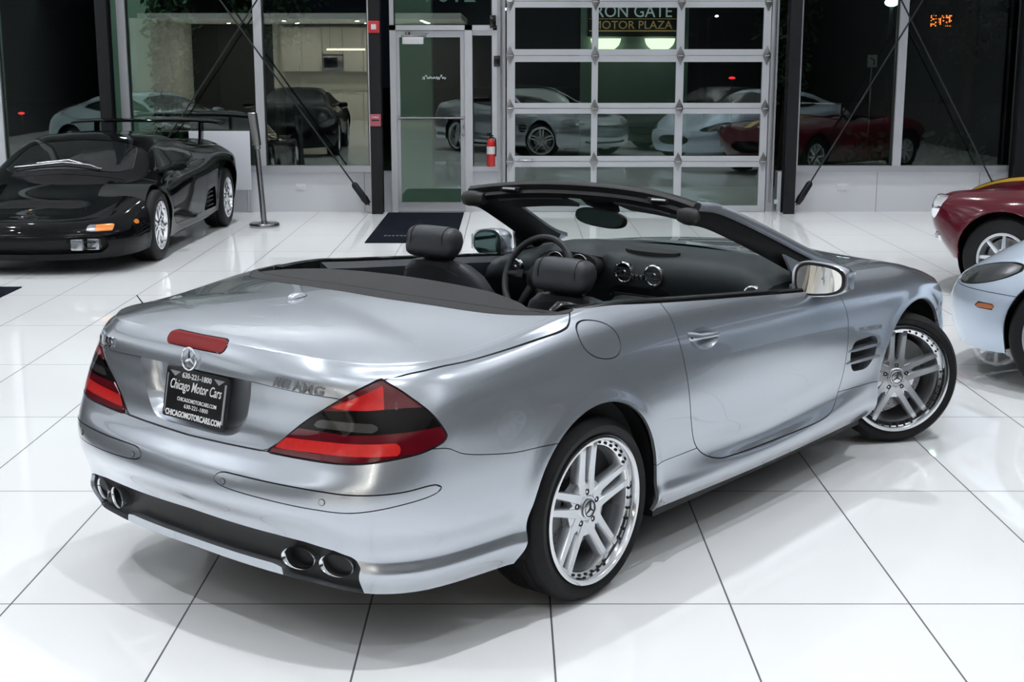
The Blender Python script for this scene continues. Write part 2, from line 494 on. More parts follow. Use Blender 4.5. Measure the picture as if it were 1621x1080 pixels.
def add_prism(bm, pts, h0, h1, axis='z', bev=0.0, mi=0, M4=None, cap=True):
    """closed 2-D outline extruded; axis z:(x,y) y:(x,z) x:(y,z)"""
    def P(p, h):
        return {'z': (p[0], p[1], h), 'y': (p[0], h, p[1]), 'x': (h, p[0], p[1])}[axis]
    a = [bm.verts.new(P(p, h0)) for p in pts]; b = [bm.verts.new(P(p, h1)) for p in pts]; n = len(pts); fs = []
    for i in range(n): fs.append(bm.faces.new((a[i], a[(i + 1) % n], b[(i + 1) % n], b[i])))
    if cap: fs.append(bm.faces.new(a[::-1])); fs.append(bm.faces.new(b))
    for f in fs: f.material_index = mi
    if bev:
        es = [e for e in set(e for f in fs[-2:] for e in f.edges)]
        bmesh.ops.recalc_face_normals(bm, faces=fs)
        bmesh.ops.bevel(bm, geom=es, offset=bev, segments=2, affect='EDGES', profile=.6)
    if M4 is not None:
        for v in a + b:
            if v.is_valid: v.co = M4 @ v.co
    return a + b

def add_lathe(bm, prof, seg=48, axis='y', mi=0, closed=False, M4=None, cap=True):
    """profile [(r, h)] turned round an axis"""
    rings = []
    for r, h in prof:
        ring = []
        for k in range(seg):
            t = 2 * PI * k / seg; c, s = r * math.cos(t), r * math.sin(t)
            co = {'y': (c, h, s), 'z': (c, s, h), 'x': (h, c, s)}[axis]
            ring.append(bm.verts.new(M4 @ Vector(co) if M4 is not None else co))
        rings.append(ring)
    m = len(rings)
    for i in range(m if closed else m - 1):
        a, b = rings[i], rings[(i + 1) % m]
        for k in range(seg):
            f = bm.faces.new((a[k], a[(k + 1) % seg], b[(k + 1) % seg], b[k])); f.material_index = mi
    if not closed and cap:
        for ring in (rings[0], rings[-1]):
            if len(ring) > 2:
                try: f = bm.faces.new(ring); f.material_index = mi
                except ValueError: pass
    return rings

def add_tube(bm, pts, r, seg=10, mi=0, closed=False, flat=1.0):
    """tube along a polyline; r number or list"""
    p = [Vector(q) for q in pts]; n = len(p); rings = []
    up = Vector((0, 0, 1))
    for i in range(n):
        if closed: t = p[(i + 1) % n] - p[i - 1]
        else: t = p[min(i + 1, n - 1)] - p[max(i - 1, 0)]
        t.normalize(); u = up if abs(t.dot(up)) < .95 else Vector((1, 0, 0))
        a = t.cross(u).normalized(); b = a.cross(t).normalized(); rr = r[i] if isinstance(r, (list, tuple)) else r
        rings.append([bm.verts.new(p[i] + rr * (math.cos(2 * PI * k / seg) * a + flat * math.sin(2 * PI * k / seg) * b)) for k in range(seg)])
    for i in range(n if closed else n - 1):
        A, B = rings[i], rings[(i + 1) % n]
        for k in range(seg): f = bm.faces.new((A[k], A[(k + 1) % seg], B[(k + 1) % seg], B[k])); f.material_index = mi
    if not closed:
        bm.faces.new(rings[0][::-1]).material_index = mi; bm.faces.new(rings[-1]).material_index = mi

def add_ico(bm, c, r, sub=2, scale=(1, 1, 1), mi=0):
    g = bmesh.ops.create_icosphere(bm, subdivisions=sub, radius=r)
    for v in g['verts']: v.co = Vector((c[0] + v.co.x * scale[0], c[1] + v.co.y * scale[1], c[2] + v.co.z * scale[2]))
    for f in set(f for v in g['verts'] for f in v.link_faces): f.material_index = mi

def add_loft(bm, rings, mi=0, cap=True, closed=True):
    R = [[bm.verts.new(q) for q in ring] for ring in rings]
    for i in range(len(R) - 1):
        A, B = R[i], R[i + 1]; n = len(A)
        for k in range(n if closed else n - 1): f = bm.faces.new((A[k], A[(k + 1) % n], B[(k + 1) % n], B[k])); f.material_index = mi
    if cap:
        bm.faces.new(R[0][::-1]).material_index = mi; bm.faces.new(R[-1]).material_index = mi

def sup(w, h, n=28, p=3.0):
    """superellipse outline"""
    out = []
    for k in range(n):
        t = 2 * PI * k / n; c, s = math.cos(t), math.sin(t)
        out.append((w * abs(c) ** (2 / p) * (1 if c >= 0 else -1), h * abs(s) ** (2 / p) * (1 if s >= 0 else -1)))
    return out

def text_bm(txt, size, depth=.001, shear=0.0, width=None, space=1.0, bold=0.0):
    """letters as a mesh in the XY plane, centred"""
    cu = bpy.data.curves.new('t', 'FONT'); cu.body = txt; cu.size = size; cu.extrude = depth; cu.shear = shear; cu.align_x = 'CENTER'; cu.align_y = 'CENTER'
    cu.space_character = space; cu.offset = bold; cu.resolution_u = 3
    o = bpy.data.objects.new('t', cu); COL.objects.link(o); bpy.context.view_layer.update()
    dg = bpy.context.evaluated_depsgraph_get(); me = bpy.data.meshes.new_from_object(o.evaluated_get(dg))
    bm = BM(); bm.from_mesh(me); bpy.data.meshes.remove(me); bpy.data.objects.remove(o, do_unlink=True); bpy.data.curves.remove(cu)
    if width and bm.verts:
        xs = [v.co.x for v in bm.verts]; ys = [v.co.y for v in bm.verts]; k = width / max(max(xs) - min(xs), 1e-6); cx = (max(xs) + min(xs)) / 2; cy = (max(ys) + min(ys)) / 2
        for v in bm.verts: v.co.x = (v.co.x - cx) * k; v.co.y -= cy
    return bm

def frame_M(origin, right, up):
    r = Vector(right).normalized(); u = Vector(up); u = (u - r * u.dot(r)).normalized(); n = r.cross(u)
    return Matrix(((r.x, u.x, n.x, origin[0]), (r.y, u.y, n.y, origin[1]), (r.z, u.z, n.z, origin[2]), (0, 0, 0, 1)))

def bm_apply(bm, M4):
    for v in bm.verts: v.co = M4 @ v.co
    return bm

def text_obj(name, txt, size, mat, parent, M4, **k):
    bm = text_bm(txt, size, **k); bm_apply(bm, M4); return bobj(name, bm, mat, parent, smooth=0)
# ---------------------------------------------------------------- silver roadster: body surface, right half (w = -y > 0)
H_OUT = [(-1.076, 0), (-1.068, .25), (-1.035, .50), (-.985, .66), (-.915, .765), (-.80, .845), (-.62, .885), (-.30, .903), (.1, .908), (.6, .908),
         (1.2, .907), (1.8, .902), (2.3, .898), (2.7, .893), (2.95, .870), (3.15, .815), (3.30, .725), (3.405, .56), (3.46, .30), (3.48, 0)]
H_KEYS = [0, 2, 4, 6, 8, 10, 12.5, 15, 17, 19]     # outline index of each key column below
#          RC            w.5           RK            x-.62         RA            DOOR          FA            FK            f17           FC
H_ROWS = [
 [(.262, .080), (.258, .07), (.243, .06), (.24, .05), (.225, .035), (.205, .032), (.20, .06), (.20, .08), (.20, .10), (.20, .10)],
 [(.33, .075), (.33, .065), (.314, .024), (.314, .016), (.285, .010), (.248, .006), (.25, .02), (.27, .03), (.30, .04), (.30, .04)],
 [(.42, .055), (.42, .04), (.354, .034), (.352, .027), (.335, .021), (.290, .007), (.35, .01), (.38, .01), (.40, .0), (.40, .0)],
 [(.50, .004), (.50, .003), (.47, .003), (.46, .003), (.45, .010), (.322, .030), (.45, .005), (.48, .0), (.50, .0), (.50, .0)],
 [(.57, .018), (.575, .012), (.57, .0), (.57, .0), (.55, .004), (.44, .024), (.56, .0), (.57, .01), (.58, .02), (.58, .02)],
 [(.625, .055), (.63, .045), (.65, .018), (.66, .004), (.66, .0), (.64, .002), (.66, .003), (.66, .015), (.64, .05), (.64, .08)],
 [(.69, .086), (.70, .075), (.74, .045), (.755, .012), (.76, .006), (.74, .002), (.76, .010), (.73, .055), (.70, .12), (.69, .17)],
 [(.80, .088), (.80, .082), (.83, .08), (.85, .035), (.87, .025), (.83, .016), (.83, .045), (.765, .12), (.735, .22), (.725, .30)],
 [(.90, .092), (.90, .09), (.905, .115), (.915, .075), (.95, .058), (.895, .042), (.872, .11), (.785, .22), (.76, .36), (.755, .46)],
 [(.955, .117), (.945, .121), (.930, .147), (.932, .103), (.985, .088), (.920, .060), (.881, .152), (.792, .28), (.771, .45), (.769, .54)],
 [(.965, .125), (.955, .13), (.94, .155), (.940, .115), (1.005, .11), (.935, .075), (.886, .20), (.797, .34), (.78, .54), (.78, .62)],
]
def hero_out(n):
    o = np.array(H_OUT); t = np.concatenate([[0], np.cumsum(np.linalg.norm(np.diff(o, axis=0), axis=1))])
    # mirrored ends keep the outline square to the centre plane
    oo = np.concatenate([o[2:0:-1] * [1, -1], o, o[-2:-4:-1] * [1, -1]]); tt = np.concatenate([-t[2:0:-1], t, 2 * t[-1] - t[-2:-4:-1]])
    s = np.linspace(0, t[-1], n); return s, cspline(tt, oo, s), t

def hero_zc(x):      # centre line height of boot and bonnet
    return pchip([-1.1, -.95, -.91, -.53, -.256, 0.0, .4, 1.5, 1.85, 2.3, 2.7, 3.0, 3.2, 3.4], [.95, .972, .985, 1.034, 1.050, 1.046, 1.05, 1.0, .985, .955, .91, .855, .80, .74], x)

def hero_body(nu=300, vsub=9, ndeck=26):
    s, o, t = hero_out(nu)
    d = np.gradient(o, axis=0); d /= np.linalg.norm(d, axis=1)[:, None]
    nrm = np.stack([d[:, 1], -d[:, 0]], 1)          # outward (travelling rear centre -> right side -> nose)
    nrm = -nrm if nrm[0, 0] > 0 else nrm
    tk = np.interp(H_KEYS, np.arange(len(H_OUT)), t)
    R = np.array(H_ROWS)                             # rows, keys, 2
    nr = len(R)
    rows = np.zeros((nu, nr, 3))
    for k in range(nr):
        v = pchip(tk, R[k], s)
        rows[:, k, 0] = o[:, 0] - nrm[:, 0] * v[:, 1]; rows[:, k, 1] = o[:, 1] - nrm[:, 1] * v[:, 1]; rows[:, k, 2] = v[:, 0]
        rows[0, k, 1] = 0; rows[-1, k, 1] = 0
    # deck: from the top row in to the spine
    top = rows[:, -1]
    xs = np.interp(s, [0, t[3], t[5], t[7], t[8], t[11], t[12], t[14], t[16], t[19]], [-.80, -.72, -.55, -.28, .06, 1.75, 2.05, 2.5, 2.75, 2.80])
    spine = np.stack([xs, 0 * xs, hero_zc(xs)], 1)
    lipf = np.clip((tk[4] + .05 - s) / (tk[3] - tk[2]), 0, 1) * np.clip((t[6] - s) / .25, 0, 1)
    frb = np.concatenate([[0], np.linspace(0, 1, ndeck)[1:] ** 1.15])
    deck = np.zeros((nu, ndeck, 3))
    # edge height as seen from inside: z of top row along x for the sides
    for j, f in enumerate(frb):
        f = (.012 * lipf + .03 * (1 - lipf) if j == 0 else np.full(nu, f))[:, None]
        p = top * (1 - f) + spine * f
        f = f[:, 0]
        zc = hero_zc(p[:, 0])
        g = 1 - (1 - f) ** 2.0                       # crown: quick rise by the edge, flat in the middle
        ze = top[:, 2]
        z = ze + (zc - ze) * g
        # rear lip: the deck leaves the lip at its own slope
        rl = np.clip((-.62 - top[:, 0]) / .2, 0, 1)
        zl = ze + (zc - hero_zc(top[:, 0]) * 1.0) + (hero_zc(top[:, 0]) - ze) * (1 - (1 - f) ** 3)
        p[:, 2] = z * (1 - rl) + zl * rl
        deck[:, j] = p
    allr = np.concatenate([rows, deck], 1)
    # across: smooth curve through the rows
    nv = allr.shape[1]; vk = np.arange(nv, dtype=float)
    vv = np.concatenate([np.linspace(0, nr - 1, (nr - 1) * vsub + 1), [nr - .5], np.arange(nr, nv)])
    ch = np.linalg.norm(np.diff(allr, axis=1), axis=2)
    P = np.zeros((nu, len(vv), 3))
    for i in range(nu):
        c = np.concatenate([[0], np.cumsum(np.maximum(ch[i], 1e-4))])
        P[i] = pchip_soft(c, allr[i], np.interp(vv, vk, c))
    P[0, :, 1] = 0; P[-1, :, 1] = 0
    return s, vv, P

def pchip_soft(x, y, xi):
    """Catmull-Rom on a non uniform knot row"""
    h = np.diff(x); d = np.diff(y, axis=0) / h[:, None]
    m = np.zeros_like(y); m[0] = d[0]; m[-1] = d[-1]
    m[1:-1] = (d[:-1] * h[1:, None] + d[1:] * h[:-1, None]) / (h[:-1] + h[1:])[:, None]
    i = np.clip(np.searchsorted(x, xi, side='right') - 1, 0, len(x) - 2); t = ((xi - x[i]) / h[i])[:, None]; hi = h[i][:, None]
    return ((1 + 2 * t) * (1 - t) ** 2) * y[i] + (t * (1 - t) ** 2) * hi * m[i] + (t * t * (3 - 2 * t)) * y[i + 1] + (t * t * (t - 1)) * hi * m[i + 1]

ARCH = [(0.0, .325, .372), (2.60, .325, .378)]     # x, z, radius of the wheel openings
def hero_surf():
    s, vv, P = hero_body()
    nu, nv = P.shape[:2]
    Q = P.copy(); Q[:, :, 1] *= -1
    A = np.zeros((nu, nv, 2)); A[:, :, 0] = s[:, None]; A[:, :, 1] = vv[None, :]
    S = grid_surf(Q, A)
    # flared lips around the wheel openings
    for ax, az, ar in ARCH:
        r = np.hypot(S.V[:, 0] - ax, S.V[:, 2] - az)
        side = np.clip((np.abs(S.V[:, 1]) - .6) / .1, 0, 1) * np.clip((.86 - S.V[:, 2]) / .1, 0, 1)
        S.V = S.V + np.array([0, -1, 0]) * (.013 * np.exp(-((r - ar) / .036) ** 2) * side)[:, None]
    S.N = vnormals(S.V, S.F)
    return S
# ================================================================ silver convertible
H_YAW = .691
hero = thing('convertible_car', 'silver two-seat convertible with its roof down, parked in the middle of the showroom floor', 'car', (-.399, 5.089, 0), PI / 2 - H_YAW)
bands = []
def col(s): return s.V[:, 0], np.abs(s.V[:, 1]), s.V[:, 2], s.A[:, 0], s.A[:, 1]

S = hero_surf()
# --- cockpit opening
def belt_w(x): return pchip([-.2, .013, .17, .482, .91, 1.475, 1.64, 1.75, 2.0], [.80, .778, .805, .832, .849, .858, .845, .80, .74], x)
def belt_z(x): return pchip([-.2, .013, .17, .48, .91, 1.475, 1.75], [1.006, 1.006, 1.000, .971, .933, .884, .862], x)
ck_in = .012
ck = [(0.0, -.2), (-.005, .43), (-.05, .60), (-.10, .70), (-.07, .755)] + [(x, float(belt_w(np.array([x]))[0]) - ck_in) for x in np.linspace(0.03, 1.60, 18)] + [(1.70, .75), (1.80, .66), (1.90, .42), (1.95, 0), (1.95, -.2)]
def f_ck(s):
    x, w, z, a, v = col(s); d = poly_sd(np.stack([x, w], 1), ck); return np.where(v > 7.2, d, 1.0)
_, S = clip(S, f_ck(S))
def f_belt(s):
    x, w, z, a, v = col(s); return np.where((x > .02) & (x < 1.66) & (w > .5) & (v > 6), belt_z(x) - z, 1.0)
_, S = clip(S, f_belt(S))
# --- wheel openings
def f_arch(ax, az, r, spread):
    def f(s):
        x, w, z, a, v = col(s)
        d = np.where(z > az, np.hypot(x - ax, z - az), np.abs(x - ax) - spread * np.maximum(az - z, 0) * (np.sign(ax - x) * (1 if ax < 1 else -1) > 0)) - r
        return np.where((w > .5) & (z < .8), d, 1.0)
    return f
_, S = clip(S, f_arch(0.0, .335, .368, .30)(S))
_, S = clip(S, f_arch(2.60, .32, .388, .15)(S))
# --- tail lamp
TL = smooth_poly([(.372, .654), (.47, .730), (.565, .793), (.70, .864), (.815, .904)], 6, False).tolist() + smooth_poly([(.815, .904), (.897, .868), (.975, .812), (1.018, .755), (1.024, .722), (.96, .697), (.877, .682), (.72, .662), (.55, .655), (.372, .654)], 6, False)[1:-1].tolist()
def f_tl(s):
    x, w, z, a, v = col(s); return np.where(x < 0, poly_sd(np.stack([a, z], 1), TL), 1.0)
tl, b, S = cut(S, f_tl, .006); bands.append(b)
# --- head lamp (front corner)
s_all, o_all, t_all = hero_out(300)
HLC = t_all[16] + .02
def f_hl(s):
    x, w, z, a, v = col(s); return np.where(x > 2.5, (np.hypot((a - HLC) / .235, (z - .672 + (a - HLC) * .06) / .062) - 1) * .06, 1.0)
hl, b, S = cut(S, f_hl, .005); bands.append(b)
# --- rear rubbing strip
ST = smooth_poly([(.19, .556), (.215, .574), (.26, .5775), (.45, .577), (.604, .5765), (.72, .5745), (.86, .580), (.95, .591), (.985, .589), (.996, .576), (.965, .561), (.877, .545), (.72, .5205), (.60, .5205), (.487, .523), (.27, .531), (.205, .541)], 5)
def f_st(s):
    x, w, z, a, v = col(s); return np.where(x < 0, poly_sd(np.stack([a, z], 1), ST), 1.0)
strip, b, S = cut(S, f_st, .004); bands.append(b)
# --- tonneau panel
TO = smooth_poly([(-.385, 0), (-.363, .238), (-.289, .466), (-.235, .588), (-.18, .667), (-.103, .745), (-.055, .785), (-.018, .793)], 6, False)
def f_to(s):
    x, w, z, a, v = col(s)
    poly = TO.tolist() + [(.03, .775), (.02, .70), (.06, .5), (.06, 0), (.06, -.3), (-.385, -.3)]
    return np.where(v > 7.5, poly_sd(np.stack([x, w], 1), poly), 1.0)
ton, b, S = cut(S, f_to, .004); bands.append(b)
def f_ts(s):
    x, w, z, a, v = col(s); xb = np.interp(w, TO[:, 1], TO[:, 0]); return xb + .085 * np.clip((.80 - w) / .25, 0, 1) ** .5 - x
ton_f, b, ton_r = cut(ton, f_ts, .004); bands.append(b)
# --- boot lid
def f_bt(s):
    x, w, z, a, v = col(s)
    line = np.interp(z, [.60, .652, .733, .794, .866, .906], [.30, .352, .467, .543, .672, .712])
    gap = pchip([-1.0, -.83, -.69, -.526, -.238, -.13, -.085, -.044, -.01, .1], [.60, .706, .776, .806, .828, .832, .829, .812, .782, .60], x)
    d = np.where((z < .906) & (x < -.74), w - line, w - gap)
    zb = np.interp(w, [0, .352, .42], [.647, .655, .70])
    return np.maximum(np.maximum(d * .85, zb - z), x - .0)
boot, b, S = cut(S, f_bt, .0055); bands.append(b)
# --- rear bumper
def f_rb(s):
    x, w, z, a, v = col(s)
    zb = pchip([0, .37, .72, .95, 1.02, 1.08, 1.15, 1.345, 1.6], [.65, .655, .675, .70, .695, .668, .651, .622, .612], a)
    return np.maximum(z - zb, x - .1)
rbump, b, S = cut(S, f_rb, .003); bands.append(b)
# --- door
DR = smooth_poly([(.478, .955), (.492, .915), (.505, .846), (.545, .70), (.575, .60), (.618, .47), (.655, .405), (.715, .358), (.80, .325), (.88, .313), (1.11, .303), (1.45, .299), (1.69, .303), (1.79, .335), (1.845, .40), (1.872, .48), (1.882, .60), (1.865, .72), (1.82, .815), (1.765, .875), (1.70, .93)], 6, False).tolist() + [(1.62, 1.02), (1.62, 1.2), (.47, 1.2), (.47, 1.0)]
def f_dr(s):
    x, w, z, a, v = col(s); return np.where((w > .5) & (v < 13), poly_sd(np.stack([x, z], 1), DR), 1.0)
door, b, S = cut(S, f_dr, .005); bands.append(b)
# --- side skirt
def f_sk(s):
    x, w, z, a, v = col(s); zb = np.interp(x, [.3, .67, 1.85, 2.2], [.401, .394, .390, .375])
    return np.maximum(np.maximum(z - zb, .15 - x), x - 2.4)
skirt, b, S = cut(S, f_sk, .003); bands.append(b)
# --- front bumper, bonnet
def f_fb(s):
    x, w, z, a, v = col(s)
    zb = np.interp(a, [t_all[14], t_all[15], t_all[16], t_all[17], t_all[19]], [.56, .60, .615, .655, .69])
    return np.maximum(z - zb, 2.8 - x)
fbump, b, S = cut(S, f_fb, .004); bands.append(b)
BN = [(2.02, -.3), (2.0, .50), (1.93, .66), (2.2, .70), (2.6, .675), (3.0, .60), (3.2, .53), (3.36, .30), (3.40, 0), (3.40, -.3)]
def f_bn(s):
    x, w, z, a, v = col(s); return np.where(v > 6.2, poly_sd(np.stack([x, w], 1), BN), 1.0)
bonnet, b, S = cut(S, f_bn, .004); bands.append(b)
quarter, fender = clip(S, S.V[:, 0] - 1.2)
# --- fuel flap
def f_fu(s):
    x, w, z, a, v = col(s); dx = x - .052; dz = z - .907 + .20 * dx
    return np.where(w > .5, ((np.abs(dx / .104) ** 2.3 + np.abs(dz / .063) ** 2.3) ** (1 / 2.3) - 1) * .07, 1.0)
flap, b, quarter = cut(quarter, f_fu, .0045); bands.append(b)
# --- side gill
GL = round_poly([(1.915, .545), (1.945, .604), (2.15, .603), (2.195, .575), (2.17, .490), (2.10, .452), (1.955, .462)], .035, 5)
def f_gl(s):
    x, w, z, a, v = col(s); return np.where(w > .5, poly_sd(np.stack([x, z], 1), GL), 1.0)
fender, gill_f, gill_w = recess(fender, f_gl, .045)
# --- door handle dish
def f_dh(s):
    x, w, z, a, v = col(s); return np.where(w > .5, (np.hypot((x - .675) / .098, (z - .818 + .09 * (x - .675)) / .042) - 1) * .045, 1.0)
door, b, r = None or clip(door, f_dh(door))[1], None, clip(door, f_dh(door))[0]
xd, wd, zd, _, _ = col(r)
dep = .022 * np.clip(1 - np.hypot((xd - .675) / .098, (zd - .818 + .09 * (xd - .675)) / .042) ** 2, 0, 1) ** .6
dish = r.copy(); dish.V = r.V + np.array([0, 1, 0]) * dep[:, None]; dish.N = vnormals(dish.V, dish.F)
# --- rear diffuser opening, number plate recess
DF = [(-.2, .400), (.40, .398), (.52, .394), (.62, .384), (.682, .366), (.700, .335), (.692, .30), (.675, .18), (.415, .18), (.402, .283), (.37, .290), (-.2, .290)]
def f_df(s):
    x, w, z, a, v = col(s); return poly_sd(np.stack([w, z], 1), DF)
rbump, df_floor, df_wall = recess(rbump, f_df, .03, (1, 0, 0))
def f_cr(s):
    x, w, z, a, v = col(s); zc = np.interp(w, [0, .28, .603, .71], [.863, .862, .845, .822]); return np.where(x < -.75, z - zc, 1.0)
blow, b, bup = cut(boot, f_cr, .004); blow = blow.shift(-.006)
pb_, _ = clip(b, .30 - np.abs(b.V[:, 1])); bands.append(pb_)
PR = smooth_poly([(-.1, .95), (.290, .95), (.284, .862), (.272, .79), (.250, .725), (.22, .688), (.175, .671), (.09, .667), (-.1, .666)], 5, False)
def f_pr(s):
    x, w, z, a, v = col(s); return poly_sd(np.stack([w, z], 1), PR)
pr_in, blow = clip(blow, f_pr(blow))
dd = np.maximum(-f_pr(pr_in), 0); x, w, z, a, v = col(pr_in)
pr_in.V = pr_in.V + np.array([1, 0, 0]) * (.052 * (1 - np.exp(-(dd / .022) ** 1.2)))[:, None]
pr_in.N = vnormals(pr_in.V, pr_in.F)
def f_bl(s):
    x, w, z, a, v = col(s); dz = z - .948
    ww = np.maximum(w - .129, 0); return np.where((x < -.8), np.hypot(ww, dz) - .0205, 1.0)
bl, b, bup = cut(bup, f_bl, .003); bands.append(b)

# --- objects of the body
ED = .014
bootS = merge(flange(both(bup), .018), both(blow), both(pr_in))
boot_ob = sobj('boot_lid', bootS, M['silver'], hero)
sobj('brake_light', both(bl).shift(.002), M['brake_lens'], boot_ob)
rb_ob = sobj('rear_bumper', merge(flange(both(rbump), .012), both(df_wall)), M['silver'], hero)
sobj('diffuser', both(df_floor), M['black_plastic'], rb_ob)
for q in (strip, strip.mirror()): tag(sobj('rubbing_strip', q.shift(.0015), M['silver'], rb_ob, .006))
tp_ = sobj('tonneau_panel', both(ton_f), M['tonneau'], hero, .02); sobj('tonneau_flap', both(ton_r), M['tonneau'], tp_, .02)
sobj('bonnet', both(bonnet), M['silver'], hero, ED)
fb_ob = sobj('front_bumper', both(fbump), M['silver'], hero, ED)
for q, sg in ((0, -1), (1, 1)):
    mm = (lambda t: t.mirror()) if q else (lambda t: t)
    d_ob = sobj('door', mm(door), M['silver'], hero, ED)
    sobj('handle_dish', mm(dish), M['silver'], d_ob)
    f_ob = sobj('front_fender', merge(flange(mm(fender), ED), mm(gill_w)), M['silver'], hero)
    sobj('vent_mesh', mm(gill_f), M['black_plastic'], f_ob)
    q_ob = sobj('rear_quarter', mm(quarter), M['silver'], hero, ED)
    sobj('fuel_flap' if not q else 'quarter_cover', mm(flap), M['silver'], q_ob, .008)
    sobj('side_skirt', mm(skirt), M['silver'], hero, ED)
    # tail lamp bands
    t_ = tl.copy()
    x, w, z, a, v = col(t_)
    lo, r1 = clip(t_, z - (.741 + .02 * np.clip((a - .7) / .3, 0, 1)))
    x, w, z, a, v = col(r1); mid, up = clip(r1, z - (.806 + .016 * np.clip((a - .6) / .3, 0, 1)))
    xx, w, z, a, v = col(lo); brt, lo2 = clip(lo, np.maximum(np.maximum(.672 - z + .016 * np.clip((a - .45) / .4, 0, 1), z - (.706 + .018 * np.clip((a - .45) / .4, 0, 1))), np.maximum((.40 + (z - .67) * 1.0) - a, a - .872)))
    xx, w, z, a, v = col(up); ub, up2 = clip(up, np.maximum(np.maximum(z - (.812 + (a - .60) * .33), .814 - z), np.maximum(.60 - a, a - .825)))
    xx, w, z, a, v = col(mid); mc, mid2 = clip(mid, np.maximum(np.maximum(z - .778, .752 - z), np.maximum((.545 + (z - .75) * 1.0) - a, a - .80)))
    bl_ob = sobj('tail_lamp', mm(flange(merge(lo2, up2), .015)), M['red_lens'], hero)
    tag(sobj('reflector', mm(brt), M['red_bright'], bl_ob), 'bright red rear reflector strip')
    tag(sobj('indicator_lens', mm(ub), M['red_upper'], bl_ob), 'bright red upper lens')
    tag(sobj('smoked_lens', mm(mid2), M['smoke_lens'], bl_ob), 'black smoked lens band')
    tag(sobj('reversing_lens', mm(mc), M['clear_lens'], bl_ob), 'grey reversing lens stripe')
    h_ob = sobj('headlamp', mm(hl), M['lamp_glass'], hero, .01)
    # gill fins
    for zz in (.560, .505):
        bm = BM()
        ring = lambda x, z, t: [(x, sg * (.903), z + t), (x, sg * .903, z - t), (x, sg * .868, z - t * 1.2), (x, sg * .868, z + t * 1.2)]
        add_loft(bm, [[(x, sg * (yy), z2) for (x, yy, z2) in ((xq, .9025 - bb, zq + tq), (xq, .9025 - bb, zq - tq), (xq, .862, zq - tq), (xq, .862, zq + tq))] for xq, zq, tq, bb in ((1.895, zz + .004, .002, .006), (1.95, zz + .004, .006, 0), (2.08, zz, .0075, -.002), (2.19, zz - .006, .006, .0), (2.225, zz - .009, .001, .004))])
        bobj('vent_fin', bm, M['silver'], f_ob, 40)
    # door handle
    bm = BM()
    def yb(x): return .893 + .004 * (x - .55) / .25
    pts = [(.572, .838, .020, .013), (.60, .833, .021, .020), (.65, .8275, .014, .024), (.72, .822, .0125, .024), (.775, .818, .0115, .018), (.80, .817, .009, .008)]
    add_loft(bm, [[(px_, sg * (yb(px_) - .012 + pd * (1 if (cc * cc + ss * ss) else 1) * max(0, cc) + .012 * (cc < 0) * cc), pz + ph * ss) for cc, ss in [(math.cos(2 * PI * k / 14), math.sin(2 * PI * k / 14)) for k in range(14)]] for px_, pz, ph, pd in pts])
    hd = bobj('door_handle', bm, M['silver'], d_ob, 50)
    bm = BM(); add_lathe(bm, [(.0035, 0), (.0035, sg * .004)], 14, 'y', M4=Matrix.Translation((.588, sg * (yb(.588) + .004), .832))); bobj('lock', bm, M['black_gloss'], d_ob)
    bm = BM(); add_box(bm, .630, .642, sg * .897 - .004, sg * .897 + .012 * 0 + .004, .818, .838, .001); bobj('key_sensor', bm, M['black_gloss'], d_ob)

# seals behind the gaps, wheel housings, floor pan
bd = merge(*[t for t in bands if len(t.V)]).shift(-.007)
sobj('panel_seals', merge(bd, bd.mirror()), M['gap'], hero)
for sg in (1, -1):
    for ax, az, r, y0 in ((0, .335, .375, .42), (2.60, .32, .395, .38)):
        bm = BM(); n = 26; A = [(ax + r * math.cos(PI * (k / (n - 1)) * 1.16 - .08 * PI), az + r * math.sin(PI * (k / (n - 1)) * 1.16 - .08 * PI)) for k in range(n)]
        a_ = [bm.verts.new((p[0], sg * .882, max(p[1], .16))) for p in A]; b_ = [bm.verts.new((p[0], sg * y0, max(p[1], .16))) for p in A]
        for k in range(n - 1): bm.faces.new((a_[k], a_[k + 1], b_[k + 1], b_[k]))
        bm.faces.new(b_); bobj('wheel_housing', bm, M['black_plastic'], hero, 40)
bm = BM()
add_loft(bm, [[(x, -w, z0), (x, w, z0), (x, w, z1), (x, -w, z1)] for x, w, z0, z1 in ((-.86, .40, .26, .56), (-.50, .46, .20, .60), (-.40, .40, .18, .60), (.40, .40, .17, .30), (.44, .84, .17, .30), (2.15, .84, .17, .30), (2.19, .36, .17, .34), (3.02, .36, .18, .56), (3.06, .72, .18, .56), (3.25, .55, .19, .56), (3.36, .25, .20, .50))])
bobj('underbody', bm, M['black_plastic'], hero, 30)
# arch lips turned in
# --- badges, lamps and small parts at the back
Rt = Vector((.039 * 1.0, -.99, -.10)); 
def on_body(px, py): pass
star = frame_M((-.990, 0, .896), (0, -1, 0), (.10, 0, 1))
bm = BM()
ringp = [(.036 * math.cos(t), .036 * math.sin(t), .004) for t in np.linspace(0, 2 * PI, 40)[:-1]]
add_tube(bm, ringp, .003, 8, closed=True)
for k in range(3):
    a = PI / 2 + k * 2 * PI / 3; d = (math.cos(a), math.sin(a)); e = (-d[1], d[0])
    tip = bm.verts.new((d[0] * .035, d[1] * .035, .003)); l = bm.verts.new((e[0] * .0068, e[1] * .0068, .002)); r_ = bm.verts.new((-e[0] * .0068, -e[1] * .0068, .002)); c = bm.verts.new((0, 0, .009)); m_ = bm.verts.new((-d[0] * .004, -d[1] * .004, .002))
    bm.faces.new((tip, l, c)); bm.faces.new((tip, c, r_)); bm.faces.new((l, m_, c)); bm.faces.new((c, m_, r_))
bm_apply(bm, star); bobj('star_emblem', bm, M['chrome'], boot_ob, 20)
